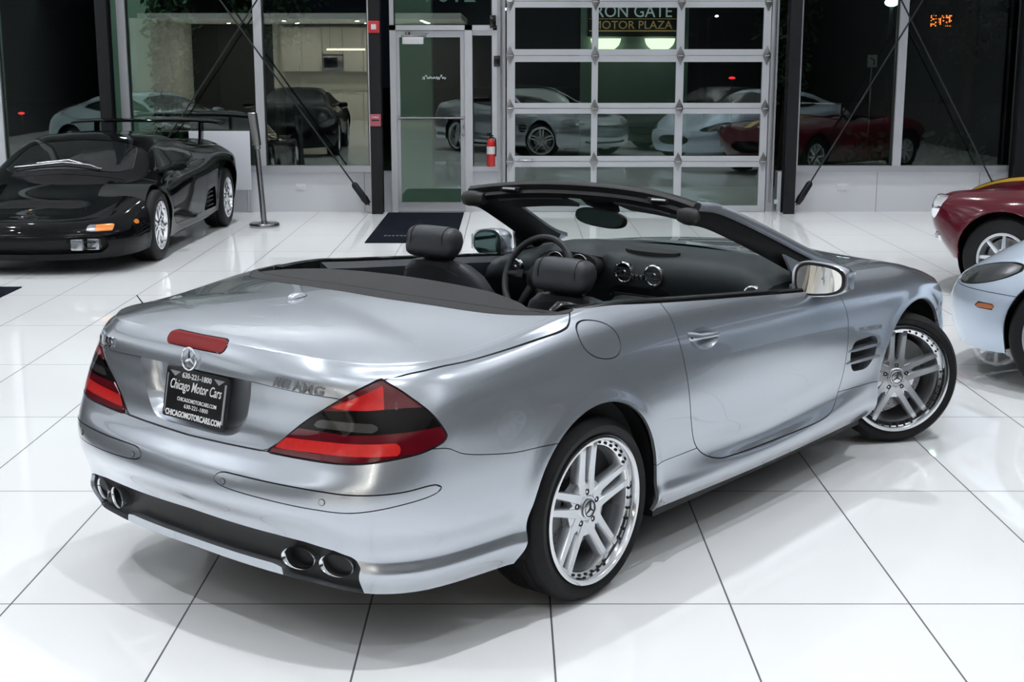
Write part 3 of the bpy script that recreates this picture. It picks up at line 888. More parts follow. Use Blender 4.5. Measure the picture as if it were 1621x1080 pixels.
def badge_M(p, q, up=(.12, 0, 1), out=.004):
    p = Vector(p); q = Vector(q); m = frame_M((p + q) / 2, q - p, up); n = Vector((m[0][2], m[1][2], m[2][2])); m.translation = (p + q) / 2 + n * out; return m
pa, pb = (-.972, -.396, .8785), (-.929, -.572, .862)
bm = text_bm('AMG', .044, .003, .12, width=.112, space=1.1, bold=.0008)
for k in range(4):
    add_prism(bm, [(-.126 + k * .0165, -.0155), (-.117 + k * .0165, -.0155), (-.108 + k * .0165, .0155), (-.117 + k * .0165, .0155)], -.003, .003)
for v in bm.verts: v.co.x += .028
bm_apply(bm, badge_M(pa, pb)); bobj('badge_lettering', bm, M['ss'], boot_ob, 0)
text_obj('badge_lettering', 'SL', .050, M['ss'], boot_ob, badge_M((-.914, .598, .872), (-.934, .548, .876), out=.004), depth=.003, shear=.1, width=.055, bold=.001)
text_obj('badge_lettering', '55', .050, M['ss'], boot_ob, badge_M((-.941, .527, .878), (-.958, .460, .882), out=.004), depth=.003, shear=.1, width=.062, bold=.001)
# radio fin
bm = BM(); rings = []
for k, (h, kx, ky) in enumerate(((0, 1, 1), (.008, .97, .95), (.016, .82, .78), (.021, .5, .45), (.0225, .12, .12))):
    rings.append([(-.527 + .044 * kx * math.cos(t) + .006 * k * 0, .024 * ky * math.sin(t), 1.029 + h) for t in np.linspace(0, 2 * PI, 25)[:-1]])
add_loft(bm, rings); bobj('radio_fin', bm, M['silver'], boot_ob, 60)
# rod aerial at the left edge of the boot lid
bm = BM(); add_tube(bm, [(-.64, .722, .940), (-.655, .745, .978)], [.003, .002], 8); bobj('aerial_stub', bm, M['black_plastic'], hero, 60)
# parking sensors
for sg in (1, -1):
    for a_, z_ in ((.235, .553), (.62, .549)):
        i = int(np.argmin((strip.A[:, 0] - a_) ** 2 + (strip.V[:, 2] - z_) ** 2)); p = strip.V[i]; n = strip.N[i]
        bm = BM(); mtx = Vector((n[0], n[1], n[2])).to_track_quat('Z', 'Y').to_matrix().to_4x4(); mtx.translation = Vector(p)
        add_lathe(bm, [(.0105, -.004), (.0105, .0028), (.0092, .0028), (.0092, .0015)], 20, 'z', 0, False, mtx); add_lathe(bm, [(.0088, .0), (.0088, .0036)], 20, 'z', 1, False, mtx)
        if sg == 1: bmesh.ops.scale(bm, vec=(1, -1, 1), verts=bm.verts)
        bobj('parking_sensor', bm, [M['gap'], M['silver']], rb_ob, 40)
# exhaust tips
for sg in (1, -1):
    for (ex, ew, ez) in ((-.938, .606, .326), (-.972, .472, .328)):
        bm = BM()
        er = lambda dx, k: [(ex + dx + .30 * (.058 * k * math.cos(t)), -sg * (ew + .058 * k * math.cos(t)), ez + .037 * k * math.sin(t)) for t in np.linspace(0, 2 * PI, 33)[:-1]]
        add_loft(bm, [er(*q) for q in ((.20, .82), (.03, .97), (.0, 1.0), (-.004, .97), (.0, .90), (.008, .87))], 0, cap=False)
        add_loft(bm, [er(*q) for q in ((.008, .87), (.03, .85), (.16, .84))], 1, cap=False); f = bm.faces.new([bm.verts.new(q) for q in er(.158, .86)]); f.material_index = 1
        bobj('exhaust_tip', bm, [M['polished'], M['gap']], hero, 50)
# number plate
PLM = frame_M((-.974, 0, .766), (0, -1, 0), (.20, 0, 1))
bm = BM(); add_prism(bm, round_poly([(-.160, -.0825), (.160, -.0825), (.160, .0825), (-.160, .0825)], .012, 5), -.006, .002, bev=.0015); bm_apply(bm, PLM)
pl = bobj('number_plate', bm, M['plate_black'], hero, 30)
for q in ((.143, .1515, -.068, .060, .002, .004), (-.1515, -.147, -.068, .060, .002, .0035)):
    bm = BM(); add_box(bm, *q); bm_apply(bm, PLM); tag(bobj('plate_edge', bm, M['alu'], pl, 0), 'pale inner plate edge')
def ptxt(t, size, x, y, width, shear=0.0, bold=0.0):
    m = PLM @ Matrix.Translation((x, y, .0035)); o = text_obj('plate_lettering', t, size, M['white_print'], pl, m, depth=.0004, shear=shear, width=width, bold=bold); return o
ptxt('630-221-1800', .024, 0, .0625, .150, 0, .0006)
ptxt('Chicago Motor Cars', .046, 0, .024, .262, .28, .0003)
ptxt('CHICAGOMOTORCARS.COM', .018, .012, -.017, .200, 0, .0002)
ptxt('630-221-1800', .019, .012, -.037, .122)
ptxt('CHICAGOMOTORCARS.COM', .027, 0, -.0665, .284, 0, .0008)
for sx in (-1, 1):
    bm = BM(); add_prism(bm, [(sx * .086, .071), (sx * .14, .071), (sx * .112, .054)], .002, .0035); bm_apply(bm, PLM); bobj('plate_edge', bm, M['alu'], pl, 0)
# side badge
text_obj('badge_lettering', 'V8 KOMPRESSOR', .030, M['ss'], hero, badge_M((1.972, -.9005, .651), (2.238, -.8985, .632), (0, .05, 1), .002), depth=.0015, shear=.2, width=.225, bold=-.0004)
text_obj('badge_lettering', 'V8 KOMPRESSOR', .030, M['ss'], hero, badge_M((2.238, .8985, .632), (1.972, .9005, .651), (0, -.05, 1), .002), depth=.0015, shear=.2, width=.225, bold=-.0004)
# nose: grille, intakes (seen mirrored in the windows)
bm = BM(); add_loft(bm, [[(3.47 - (p[0] / .40) ** 2 * .05 + dx, p[0], .555 + p[1]) for p in sup(.40, .062, 40, 2.6)] for dx in (-.03, .014)]); g_ob = bobj('grille', bm, M['black_gloss'], hero, 40)
for k in range(3):
    bm = BM(); add_tube(bm, [(3.488 - (y / .40) ** 2 * .05, y, .525 + k * .03) for y in np.linspace(-.36, .36, 15)], .005, 8); bobj('grille_bar', bm, M['chrome'], g_ob, 60)
bm = BM(); add_tube(bm, [(3.492, .075 * math.cos(t), .557 + .075 * math.sin(t)) for t in np.linspace(0, 2 * PI, 33)[:-1]], .007, 8, closed=True)
for k in range(3): a = PI / 2 + k * 2 * PI / 3; add_tube(bm, [(3.492, 0, .557), (3.492, .073 * math.cos(a), .557 + .073 * math.sin(a))], [.011, .003], 6)
bobj('star_emblem', bm, M['chrome'], hero, 50)
bm = BM(); add_loft(bm, [[(3.425 - (p[0] / .55) ** 2 * .07 + dx, p[0], .33 + p[1]) for p in sup(.50, .05, 40, 3.4)] for dx in (-.05, .035)]); bobj('lower_intake', bm, M['black_plastic'], hero, 40)
# ---------------------------------------------------------------- wheels
def build_tyre(R=.322, lip=.263, o_out=.034, width=.262):
    """outward is -y"""
    i = -(width - o_out)
    prof = [(lip - .004, .012), (lip + .004, .024), (lip + .018, .032), (lip + .034, o_out), (R - .022, .028), (R - .010, .018), (R - .003, .004)]
    m = width - .034 * 2
    for k in range(4):
        c = .004 - (k + .5) * m / 4 + .0; prof += [(R, c + m / 8 - .004), (R, c - m / 8 + .008), (R - .007, c - m / 8 + .006), (R - .007, c - m / 8 - .002)] if k < 3 else [(R, c + m / 8 - .004), (R, c - m / 8 + .004)]
    prof += [(R - .010, i + .016), (R - .022, i + .006), (lip + .03, i), (lip + .004, i + .01), (lip - .004, i + .022)]
    bm = BM(); add_lathe(bm, [(r, -h) for r, h in prof], 96, 'y', closed=False, cap=False)
    return bm
def amg_wheel(parent, loc, rz, front=False):
    bm = BM()
    # lip, stepped ring, barrel
    prof = [(.262, .010), (.2635, .026), (.262, .032), (.258, .0335), (.246, .032), (.2435, .029), (.2425, .012), (.2405, .004), (.232, .002), (.2235, .0), (.2215, -.006), (.219, -.03), (.214, -.10), (.222, -.19), (.255, -.21)]
    add_lathe(bm, [(r, -h) for r, h in prof], 96, 'y', mi=1, cap=False)
    for f in bm.faces:
        r = math.hypot(*(f.calc_center_median().xz)); 
        if r < .2215: f.material_index = 0
    # twin spokes
    for k in range(5):
        a = PI / 2 + k * 2 * PI / 5
        for sd in (-1, 1):
            rings = []
            for r, t, hw, ho, th in ((.045, .024, .022, -.006, .045), (.075, .0255, .020, -.007, .045), (.10, .0270, .0175, -.007, .042), (.15, .0290, .0155, -.004, .040), (.20, .0310, .0145, .000, .038), (.228, .0320, .0145, .003, .036), (.236, .0320, .0125, .000, .025)):
                sec = [(t * sd - hw, -th), (t * sd - hw, -.006), (t * sd - hw * .72, 0), (t * sd + hw * .72, 0), (t * sd + hw, -.006), (t * sd + hw, -th)]
                rings.append([(r * math.cos(a) - tt * math.sin(a), -(ho + oo), r * math.sin(a) + tt * math.cos(a)) for tt, oo in sec])
            add_loft(bm, rings, 0)
    # webs between the pairs
    for k in range(5):
        a = PI / 2 + (k + .5) * 2 * PI / 5
        rings = []
        for r, hw, ho in ((.03, .03, -.008), (.06, .050, -.0085), (.088, .050, -.010), (.100, .036, -.013)):
            rings.append([(r * math.cos(a) - tt * math.sin(a), -(ho + oo), r * math.sin(a) + tt * math.cos(a)) for tt, oo in ((-hw, -.035), (-hw, 0), (0, .0), (hw, 0), (hw, -.035))])
        add_loft(bm, rings, 0)
    add_lathe(bm, [(.048, .06), (.048, .008), (.042, .003), (.036, .003), (.035, .006)], 40, 'y', mi=0)
    for k in range(40):
        a = PI / 2 + k * 2 * PI / 40 + PI / 40; d = min(abs((a - PI / 2 - j * 2 * PI / 5 + PI) % (2 * PI) - PI) for j in range(5))
        if d < .17: continue
        add_lathe(bm, [(.0052, -.0005), (.0052, -.0065), (.0035, -.008)], 10, 'y', 2, False, Matrix.Translation((.2325 * math.cos(a), 0, .2325 * math.sin(a))))
    w = bobj('wheel', bm, [M['alloy'], M['polished'], M['gap']], parent, 38, loc, (0, 0, rz))
    for k in range(5):
        a = PI / 2 + k * 2 * PI / 5; bm = BM()
        add_lathe(bm, [(.0105, .012), (.0105, .006), (.008, .0065), (.0, .011)], 14, 'y', 0, False, Matrix.Translation((.0585 * math.cos(a), 0, .0585 * math.sin(a))))
        bobj('wheel_bolt', bm, M['gap'], w, 30)
    bm = BM()
    add_lathe(bm, [(.034, .0), (.034, -.004), (.031, -.006), (.0, -.0065)], 40, 'y', mi=0)
    add_tube(bm, [(.028 * math.cos(t), -.0066, .028 * math.sin(t)) for t in np.linspace(0, 2 * PI, 33)[:-1]], .0017, 6, closed=True, mi=1)
    for k in range(3):
        a = PI / 2 + k * 2 * PI / 3; add_tube(bm, [(0, -.0075, 0), (.027 * math.cos(a), -.0068, .027 * math.sin(a))], [.0042, .0012], 6, mi=1)
    bobj('centre_cap', bm, [M['alloy'], M['rubber']], w, 40)
    bobj('tyre', build_tyre(), M['tyre'], w, 50)
    bm = BM(); add_lathe(bm, [(.07, .055), (.07, .075), (.168, .075), (.168, .10), (.07, .10)], 64, 'y', closed=True)
    for k in range(36):
        for r, o in ((.10, 0), (.125, .08), (.15, .04)):
            a = 2 * PI * k / 36 + o; add_lathe(bm, [(.0032, .0745), (.0032, .0742), (.0, .0742)], 6, 'y', 1, False, Matrix.Translation((r * math.cos(a), 0, r * math.sin(a))))
    bobj('brake_disc', bm, [M['disc'], M['gap']], w, 30)
    bm = BM(); A = np.linspace(PI * .86, PI * 1.14, 9) if not front else np.linspace(PI * .10, PI * .42, 9)
    add_loft(bm, [[(r * math.cos(a), y, r * math.sin(a)) for r, y in ((.105, .045), (.192, .045), (.192, .12), (.105, .12))] for a in A]); bobj('brake_caliper', bm, M['caliper'], w, 30)
    return w
wr = amg_wheel(hero, (0, -.868, .322), 0)
wf = amg_wheel(hero, (2.555, -.838, .322), math.radians(-38), True)
c = dup_part(wr, hero); c.location = (0, .868, .322); c.rotation_euler = (0, 0, PI)
c = dup_part(wf, hero); c.location = (2.555, .838, .322); c.rotation_euler = (0, 0, PI - math.radians(34))

# ---------------------------------------------------------------- cabin
for sg in (-1, 1):
    bm = BM(); rings = []
    for x in np.linspace(.04, 1.66, 30):
        w = float(belt_w(np.array([x]))[0]); z = float(belt_z(np.array([x]))[0]) - .016 * max(0, 1 - (x - .04) / .30)
        rings.append([(x, sg * (w - .001), z - .02), (x, sg * (w - .001), z + .004), (x, sg * (w - .010), z + .015), (x, sg * (w - .05), z + .014), (x, sg * (w - .062), z - .03)])
    add_loft(bm, rings); bobj('belt_trim', bm, M['black_gloss'], hero, 40)
    bm = BM(); rings = []
    for x in np.linspace(.28, 1.70, 24):
        w = float(belt_w(np.array([x]))[0]) - .062; z = float(belt_z(np.array([x]))[0])
        rings.append([(x, sg * (w + .03), z - .02), (x, sg * w, z + .004), (x, sg * (w - .045), z - .02), (x, sg * (w - .05), z - .10), (x, sg * (w - .015), z - .16), (x, sg * (w - .06), z - .26), (x, sg * (w - .03), z - .40), (x, sg * (w - .02), .30), (x, sg * (w + .03), .30)])
    add_loft(bm, rings); bobj('door_panel', bm, M['leather'], hero, 50)
bm = BM()
add_box(bm, .02, 2.1, -.74, .74, .26, .30); add_box(bm, .02, .06, -.74, .74, .28, .98); add_box(bm, 1.90, 1.94, -.70, .70, .28, .86)
for sg in (1, -1): add_box(bm, .04, 1.9, sg * .80 - .015, sg * .80 + .015, .28, .84)
bobj('cabin_tub', bm, M['carpet'], hero, 0)
# shelf behind the seats
bm = BM(); add_loft(bm, [[(x, -w, z), (x, w, z), (x, w * .99, z - .25), (x, -w * .99, z - .25)] for x, w, z in ((-.04, .66, .985), (.05, .70, .975), (.16, .72, .93), (.30, .72, .90), (.36, .72, .85))]); bobj('rear_shelf', bm, M['leather'], hero, 40)
for sg in (1, -1): bm = BM(); add_tube(bm, [(.12, sg * .60, .958), (.17, sg * .60, .972), (.28, sg * .60, .955), (.36, sg * .60, .90)], [.012, .022, .022, .014], 10); bobj('roll_bar', bm, M['black_gloss'], hero, 60)
bm = BM(); add_box(bm, .20, .235, .44, .56, .925, .965, .008); bobj('shelf_trim', bm, M['chrome'], hero, 40)
# dashboard
bm = BM(); rings = []
for y in np.linspace(-.74, .74, 61):
    hump = .032 * math.exp(-((y - .37) / .17) ** 4); e = max(0, (abs(y) - .5) / .24); dz = -.055 * e ** 1.6 - .008 * (abs(y) / .74) ** 2; bx = -.20 * e ** 1.8 - .04 * (abs(y) / .74) ** 2
    f2 = -.015 * math.cos(min(abs(y) / .22, 1) * PI)
    rings.append([(1.96 + bx * 1.1, y, .955 + dz), (1.83 + bx, y, .966 + dz), (1.72 + bx, y, .962 + dz + hump * .6), (1.63 + bx - hump * 2.0, y, .945 + dz + hump * 1.3), (1.585 + bx - hump * 2.4, y, .915 + dz + hump * .9), (1.565 + bx + hump * .6, y, .87 + dz), (1.57 + bx + f2, y, .80), (1.60 + bx + f2, y, .74), (1.66, y, .60), (1.9, y, .55)])
add_loft(bm, rings); dash = bobj('dashboard', bm, M['dash'], hero, 60)
def vent(y, z, x, r):
    bm = BM(); m = Matrix.Translation((x, y, z))
    add_lathe(bm, [(r, .01), (r, -.008), (r - .006, -.010), (r - .008, -.004)], 32, 'x', 0, False, m); add_lathe(bm, [(r - .007, -.003), (r - .007, .0), (.0, .0)], 32, 'x', 1, False, m)
    for k in (-1, 0, 1): add_box(bm, x - .006, x - .002, y - r * .8, y + r * .8, z + k * r * .4 - .003, z + k * r * .4 + .003, mi=1)
    add_lathe(bm, [(.010, -.003), (.010, -.009), (.0, -.010)], 16, 'x', 0, False, m)
    bobj('air_vent', bm, [M['chrome'], M['gap']], dash, 40)
vent(.083, .868, 1.555, .050); vent(-.083, .868, 1.555, .050); vent(-.655, .848, 1.455, .046); vent(.655, .848, 1.455, .046)
for k in (-1, 0, 1): bm = BM(); add_box(bm, 1.535, 1.555, k * .022 - .007, k * .022 + .007, .842, .866, .003); bobj('switch', bm, M['ss'], dash, 30)
bm = BM(); add_loft(bm, [[(1.665 + p[1], p[0], z + (p[1]) * .12) for p in sup(.15, .040, 32, 2.2)] for z in (.945, .9665)]); bobj('dash_grille', bm, M['gap'], dash, 40)
bm = BM(); add_loft(bm, [[(x, .0 + p[0], .735 + p[1]) for p in sup(.155, .075, 36, 4)] for x in (1.60, 1.535)]); add_box(bm, 1.527, 1.537, -.12, .12, .755, .775, .003, mi=1); add_box(bm, 1.525, 1.537, -.12, .12, .70, .742, .003, mi=1); bobj('radio_panel', bm, [M['black_gloss'], M['black_plastic']], dash, 40)
bm = BM(); add_tube(bm, [(1.515 - .03 * abs(y) / .5, y, .70 - .0) for y in np.linspace(-.60, -.20, 12)], .004, 6); bobj('glovebox_seam', bm, M['gap'], dash, 50)
# instruments under the cowl
bm = BM(); add_loft(bm, [[(x, .37 + p[0], .885 + p[1]) for p in sup(.17, .062, 36, 2.6)] for x in (1.60, 1.50)]); cl = bobj('instrument_cluster', bm, M['gap'], dash, 40)
for y, r in ((.44, .052), (.30, .052), (.37, .03)):
    bm = BM(); add_tube(bm, [(1.495, y + r * math.cos(t), .885 + r * math.sin(t)) for t in np.linspace(0, 2 * PI, 29)[:-1]], .004, 8, closed=True); bobj('dial_ring', bm, M['ss'], dash, 60)
# steering wheel
SWM = frame_M((1.27, .37, .852), (0, -1, 0), (.40, 0, 1))
bm = BM(); add_tube(bm, [(.188 * math.cos(t), .188 * math.sin(t), 0) for t in np.linspace(0, 2 * PI, 49)[:-1]], .0155, 12, closed=True); bm_apply(bm, SWM); sw = bobj('steering_wheel', bm, M['leather'], hero, 60)
bm = BM(); add_lathe(bm, [(.0, -.028), (.045, -.024), (.062, -.005), (.055, .03)], 32, 'z')
for a in (0, PI, -PI / 2 + .45, -PI / 2 - .45): add_tube(bm, [(.05 * math.cos(a), .05 * math.sin(a), .0), (.185 * math.cos(a), .185 * math.sin(a), 0)], [.024, .015], 8, flat=.5)
add_tube(bm, [(0, 0, .02), (0, -.06, .28)], .03, 12)
for v in bm.verts: v.co.z *= -1
bm_apply(bm, SWM); bobj('wheel_hub', bm, M['black_plastic'], sw, 50)
for sx in (-1, 1):
    bm = BM(); add_box(bm, sx * .085 - .02, sx * .085 + .02, -.02, .02, .018, .030, .005); bm_apply(bm, SWM); bobj('button_pad', bm, M['black_plastic'], sw, 40)
# console and lever
bm = BM(); add_loft(bm, [[(x, p[0], z + p[1]) for p in sup(w, h, 28, 4)] for x, w, z, h in ((.36, .12, .50, .20), (.75, .12, .50, .20), (.80, .125, .47, .14), (1.20, .13, .48, .13), (1.45, .15, .56, .16), (1.58, .15, .64, .16))]); con = bobj('centre_console', bm, M['dash'], hero, 40)
bm = BM(); add_tube(bm, [(1.12, 0, .58), (1.10, 0, .68)], [.014, .012], 10); add_ico(bm, (1.098, 0, .70), .028, 2, (1, .9, 1.1)); bobj('gear_lever', bm, M['black_gloss'], con, 60)
bm = BM(); add_box(bm, .42, .74, -.105, .105, .69, .735, .015); bobj('armrest', bm, M['leather'], con, 40)
# seats
def seat(sg, dx, dz):
    bm = BM(); cy = sg * .36
    def ring(x, z, w, t, tilt, p=3.2): return [(x + b * math.cos(tilt), cy + a, z + b * math.sin(tilt) * -1) for a, b in sup(w, t, 32, p)]
    add_loft(bm, [ring(.74 + dx, .50 + dz, .22, .07, .25), ring(.72 + dx, .60 + dz, .255, .085, .25), ring(.68 + dx, .76 + dz, .262, .082, .25), ring(.645 + dx, .88 + dz, .245, .075, .22), ring(.620 + dx, .955 + dz, .20, .068, .2), ring(.605 + dx, .995 + dz, .145, .055, .2), ring(.60 + dx, 1.008 + dz, .10, .03, .2)])
    st = bobj('seat', bm, M['leather'], hero, 60)
    bm = BM(); add_loft(bm, [[(x, cy + a, z + b) for a, b in sup(w, t, 28, 3.4)] for x, w, z, t in ((.66 + dx, .20, .44 + dz, .06), (.72 + dx, .25, .46 + dz, .085), (1.0 + dx, .255, .475 + dz, .085), (1.18 + dx, .25, .485 + dz, .075), (1.25 + dx, .21, .475 + dz, .045))]); bobj('seat_cushion', bm, M['leather'], st, 60)
    bm = BM(); hx, hz = .575 + dx, 1.088 + dz
    rings = []
    for y, k in ((-.134, .30), (-.129, .62), (-.118, .84), (-.10, .95), (-.06, 1.0), (.06, 1.0), (.10, .95), (.118, .84), (.129, .62), (.134, .30)):
        rings.append([(hx + b * .9 * k - .012 + .02 * (q < 0) * (q / .068), cy + y, hz + q * k) for b, q in sup(.062, .066, 28, 2.5)])
    add_loft(bm, rings)
    add_loft(bm, [[(hx + .02 + b, cy + a, z) for a, b in sup(w, t, 24, 3)] for z, w, t in ((hz - .085, .055, .018), (hz - .07, .078, .028), (hz - .03, .085, .040), (hz, .085, .04))])
    hr = bobj('headrest', bm, M['leather'], st, 60)
    for yy in (-.075, .075): bm = BM(); add_tube(bm, [(hx + .01, cy + yy, hz - .03), (hx + .012, cy + yy, hz - .12)], .0065, 10); bobj('headrest_post', bm, M['ss'] if sg < 0 else M['black_gloss'], st, 60)
    for sgn in (-1, 1):
        bm = BM(); rr = []
        yy = cy + sgn * .088
        for q in np.linspace(0, 2 * PI, 29)[:-1]:
            b, c2 = math.cos(q), math.sin(q); k = .985; rr.append((hx - .012 + .0565 * k * abs(b) ** .8 * (1 if b > 0 else -1), yy, hz + .0668 * k * abs(c2) ** .8 * (1 if c2 > 0 else -1)))
        add_tube(bm, rr, .0016, 5, closed=True); bobj('seam', bm, M['gap'], hr, 60)
    bm = BM(); add_tube(bm, [(.60 + dx - .062 + .04 * 0, cy + y, .985 + dz - .5 * (y / .2) ** 2 * .10) for y in np.linspace(-.15, .15, 13)], .002, 5); bobj('seam', bm, M['gap'], st, 60)
    return st
seat(1, .0, 0.0); seat(-1, -.045, -.065)

# ---------------------------------------------------------------- windscreen and its frame
def ws_top(y): u = abs(y) / .585; return (1.185 - .095 * u ** 2.2, y, 1.282 - .042 * u ** 2.4)
def ws_bot(y): u = abs(y) / .755; return (1.955 - .17 * u ** 2.0 - .09 * u ** 6, y, .958 - .012 * u ** 3)
P = np.zeros((41, 13, 3))
for i, u in enumerate(np.linspace(-1, 1, 41)):
    a = np.array(ws_top(u * .575)); b = np.array(ws_bot(u * .735))
    for j, t in enumerate(np.linspace(0, 1, 13)): P[i, j] = a * (1 - t) + b * t + np.array([.035, 0, .055]) * math.sin(PI * t) * (1 - .0 * u * u)
sobj('windscreen', grid_surf(P), M['screen'], hero)
pil = [(1.098, .592, 1.250), (1.20, .622, 1.232), (1.36, .660, 1.172), (1.56, .703, 1.088), (1.72, .738, 1.018), (1.86, .765, .962), (1.97, .775, .930)]
pil = smooth_poly(pil, 5, False)
for sg in (-1, 1):
    bm = BM(); n = len(pil)
    add_loft(bm, [[(p[0] + a, sg * (p[1] + b), p[2] + c_) for a, b, c_ in ((-.012, .012, -.012), (-.004, .017, .006), (.010, .008, .024), (.030, -.022, .026), (.024, -.028, .008))] for p in pil])
    bobj('windscreen_pillar', bm, M['silver'], hero, 50)
    bm = BM(); rr = []
    for i, p in enumerate(pil[:-4]):
        k = min(1, i / 4); d = .060 + .035 * (i / n); rr.append([(p[0] - .006, sg * (p[1] + .009), p[2] - .006), (p[0] - .018 - d * .35, sg * (p[1] + .004), p[2] - .030 - d * .35), (p[0] - .03 - d * .55, sg * (p[1] - .02), p[2] - .028 - d * .60), (p[0] - .02 - d * .3, sg * (p[1] - .06), p[2] - .01 - d * .35), (p[0] + .012, sg * (p[1] - .052), p[2] + .008), (p[0] + .022, sg * (p[1] - .02), p[2] + .014)])
    add_loft(bm, rr); bobj('pillar_seal', bm, M['black_plastic'], hero, 50)
    bm = BM(); add_loft(bm, [[(1.545, sg * (.742 + o), 1.026), (1.60, sg * (.772 + o), .905), (1.66, sg * (.785 + o), .884), (1.79, sg * (.79 + o), .905), (1.70, sg * (.762 + o), .965)] for o in (-.006, .006)]); bobj('mirror_sail', bm, M['silver'], hero, 30)
bm = BM(); rings = []
for y in np.linspace(-.60, .60, 41):
    x, _, z = ws_top(y * .98); e = abs(y) / .60
    rings.append([(x + .030, y, z + .006), (x + .012, y, z + .030), (x - .022, y, z + .032), (x - .040, y, z + .018), (x - .034, y, z - .006), (x - .044, y, z - .020), (x - .034, y, z - .040), (x + .004, y, z - .040), (x + .026, y, z - .012)])
add_loft(bm, rings); hd_ = bobj('windscreen_header', bm, M['black_plastic'], hero, 45)
for sg in (-1, 1):
    x, _, z = ws_top(.585)
    bm = BM(); add_loft(bm, [[(x - .03 + a * 1.0 + dx, sg * (.600 + dy), z - .022 + b) for a, b in sup(.030 * k, .036 * k, 20, 2.6)] for dx, dy, k in ((0.012, -.08, .7), (-.002, -.04, .95), (-.008, -.01, 1), (-.014, .012, .85), (-.016, .030, .35))]); bobj('header_end_cap', bm, M['rubber'], hd_, 50)
    bm = BM(); x2, _, z2 = ws_top(.40); add_box(bm, x2 - .047, x2 - .030, sg * .40 - .055, sg * .40 + .055, z2 - .006, z2 + .012, .003); add_tube(bm, [(x2 - .048, sg * .40 - .04, z2 + .003), (x2 - .050, sg * .40 + .03, z2 + .003)], .006, 8, mi=1); bobj('roof_latch', bm, [M['gap'], M['ss']], hd_, 40)
    # sun visor
    bm = BM(); add_loft(bm, [[(ws_top(y)[0] + dx, y, ws_top(y)[2] - .030 + dz) for dx, dz in ((-.03, 0), (.10, -.045), (.10, -.06), (-.03, -.018))] for y in np.linspace(sg * .14, sg * .46, 9)]); bobj('sun_visor', bm, M['dash'], hd_, 40)
# inner mirror
bm = BM(); add_loft(bm, [[(1.225 + dx, .0 + a, 1.212 + dz + b * .6) for a, b in sup(w, t, 20, 2.6)] for dx, dz, w, t in ((-.02, .03, .08, .03), (.03, .005, .09, .035), (.10, -.03, .05, .02))]); bobj('mirror_mount', bm, M['black_plastic'], hd_, 50)
bm = BM(); RM = frame_M((1.235, -.012, 1.155), (.10, -1, -.10), (.12, 0, 1))
add_loft(bm, [[(p[0], p[1], z) for p in sup(.128 * k, .040 * k, 36, 2.6)] for z, k in ((-.030, .55), (-.024, .85), (-.008, 1.0), (.008, 1.0), (.014, .95))]); bm_apply(bm, RM); rm = bobj('rear_view_mirror', bm, M['black_plastic'], hd_, 60)
bm = BM(); add_loft(bm, [[(p[0], p[1], z) for p in sup(.116, .033, 36, 2.6)] for z in (.013, .0155)]); bm_apply(bm, RM); bobj('mirror_glass', bm, M['dark_mirror'], hd_, 40)
# door mirrors
for sg in (-1, 1):
    bm = BM()
    def ringm(x, k, sx=0): 
        out = []
        for a, b in sup(.118, .073, 36, 3.0):
            ww = a * k; h = b * k * (1.0 - .16 * (a / .118)); out.append((x + .04 * ((a + .118) / .236) + sx, sg * (.915 + ww), .933 + h))
        return out
    add_loft(bm, [ringm(1.530, .90), ringm(1.522, .97), ringm(1.528, 1.0), ringm(1.565, 1.0), ringm(1.60, .95), ringm(1.635, .80), ringm(1.655, .52), ringm(1.662, .2)])
    mb = bobj('door_mirror', bm, M['silver'], hero, 60)
    bm = BM(); add_loft(bm, [ringm(1.5285, .895), ringm(1.526, .89)]); bobj('mirror_rim', bm, M['gap'], mb, 40)
    bm = BM(); add_loft(bm, [ringm(1.526, .80), ringm(1.523, .79)]); bobj('mirror_glass', bm, M['mirror'] if sg < 0 else M['dark_mirror'], mb, 30)
    bm = BM(); add_loft(bm, [[(x, sg * y, z + h) for x, h in ((1.55, -t), (1.64, -t), (1.64, t), (1.55, t))] for y, z, t in ((.775, .882, .018), (.83, .882, .02), (.87, .888, .02))]); bobj('mirror_foot', bm, M['silver'], mb, 40)
    bm = BM(); add_box(bm, 1.565, 1.64, sg * 1.030 - .004, sg * 1.030 + .004, .896, .970, .003); bobj('mirror_indicator', bm, M['lamp_glass'], mb, 40)
# ================================================================ the hall
YW = 16.865
X0R, X1R, Y0R = -12.0, 9.2, -9.0
def slab(name, boxes, mat, kind='structure', parent=None, bev=0.0):
    bm = BM()
    for b in boxes: add_box(bm, *b, bev=bev)
    o = bobj(name, bm, mat, parent, 0)
    if parent is None and kind: o['kind'] = kind
    return o
slab('floor', [(X0R, X1R, Y0R, YW + .18, -.12, 0)], M['floor_tile'])
slab('ceiling', [(X0R, X1R, Y0R, YW + .18, CEIL, CEIL + .12)], M['ceiling'])
slab('wall_back', [(X0R, -1.44, YW, YW + .18, 0, .485), (-.455, -.085, YW, YW + .18, 0, .50), (3.255, X1R, YW, YW + .18, 0, .485), (X0R, X1R, YW, YW + .18, 4.30, CEIL)], M['wall_tile'])
slab('wall_left', [(X0R - .15, X0R, Y0R, YW + .18, 0, CEIL)], M['dark_wall'])
slab('wall_left_panelling', [(X0R, X0R + .02, 2.0, 13.5, .0, 4.2)], M['panelling'])
slab('wall_right', [(X1R, X1R + .15, Y0R, YW + .18, 0, CEIL)], M['dark_wall'])
slab('wall_front', [(X0R, X1R, Y0R - .15, Y0R, 0, CEIL)], M['dark_wall'])
slab('wall_lounge', [(-7.2, -3.65, Y0R, Y0R + .02, 0, 2.85), (-9.8, -9.65, Y0R + .02, -2.6, 0, 2.85)], M['white_wall'])
slab('ceiling_lounge', [(-9.8, -1.3, Y0R, -3.4, 2.851, 3.0)], M['low_ceiling'])
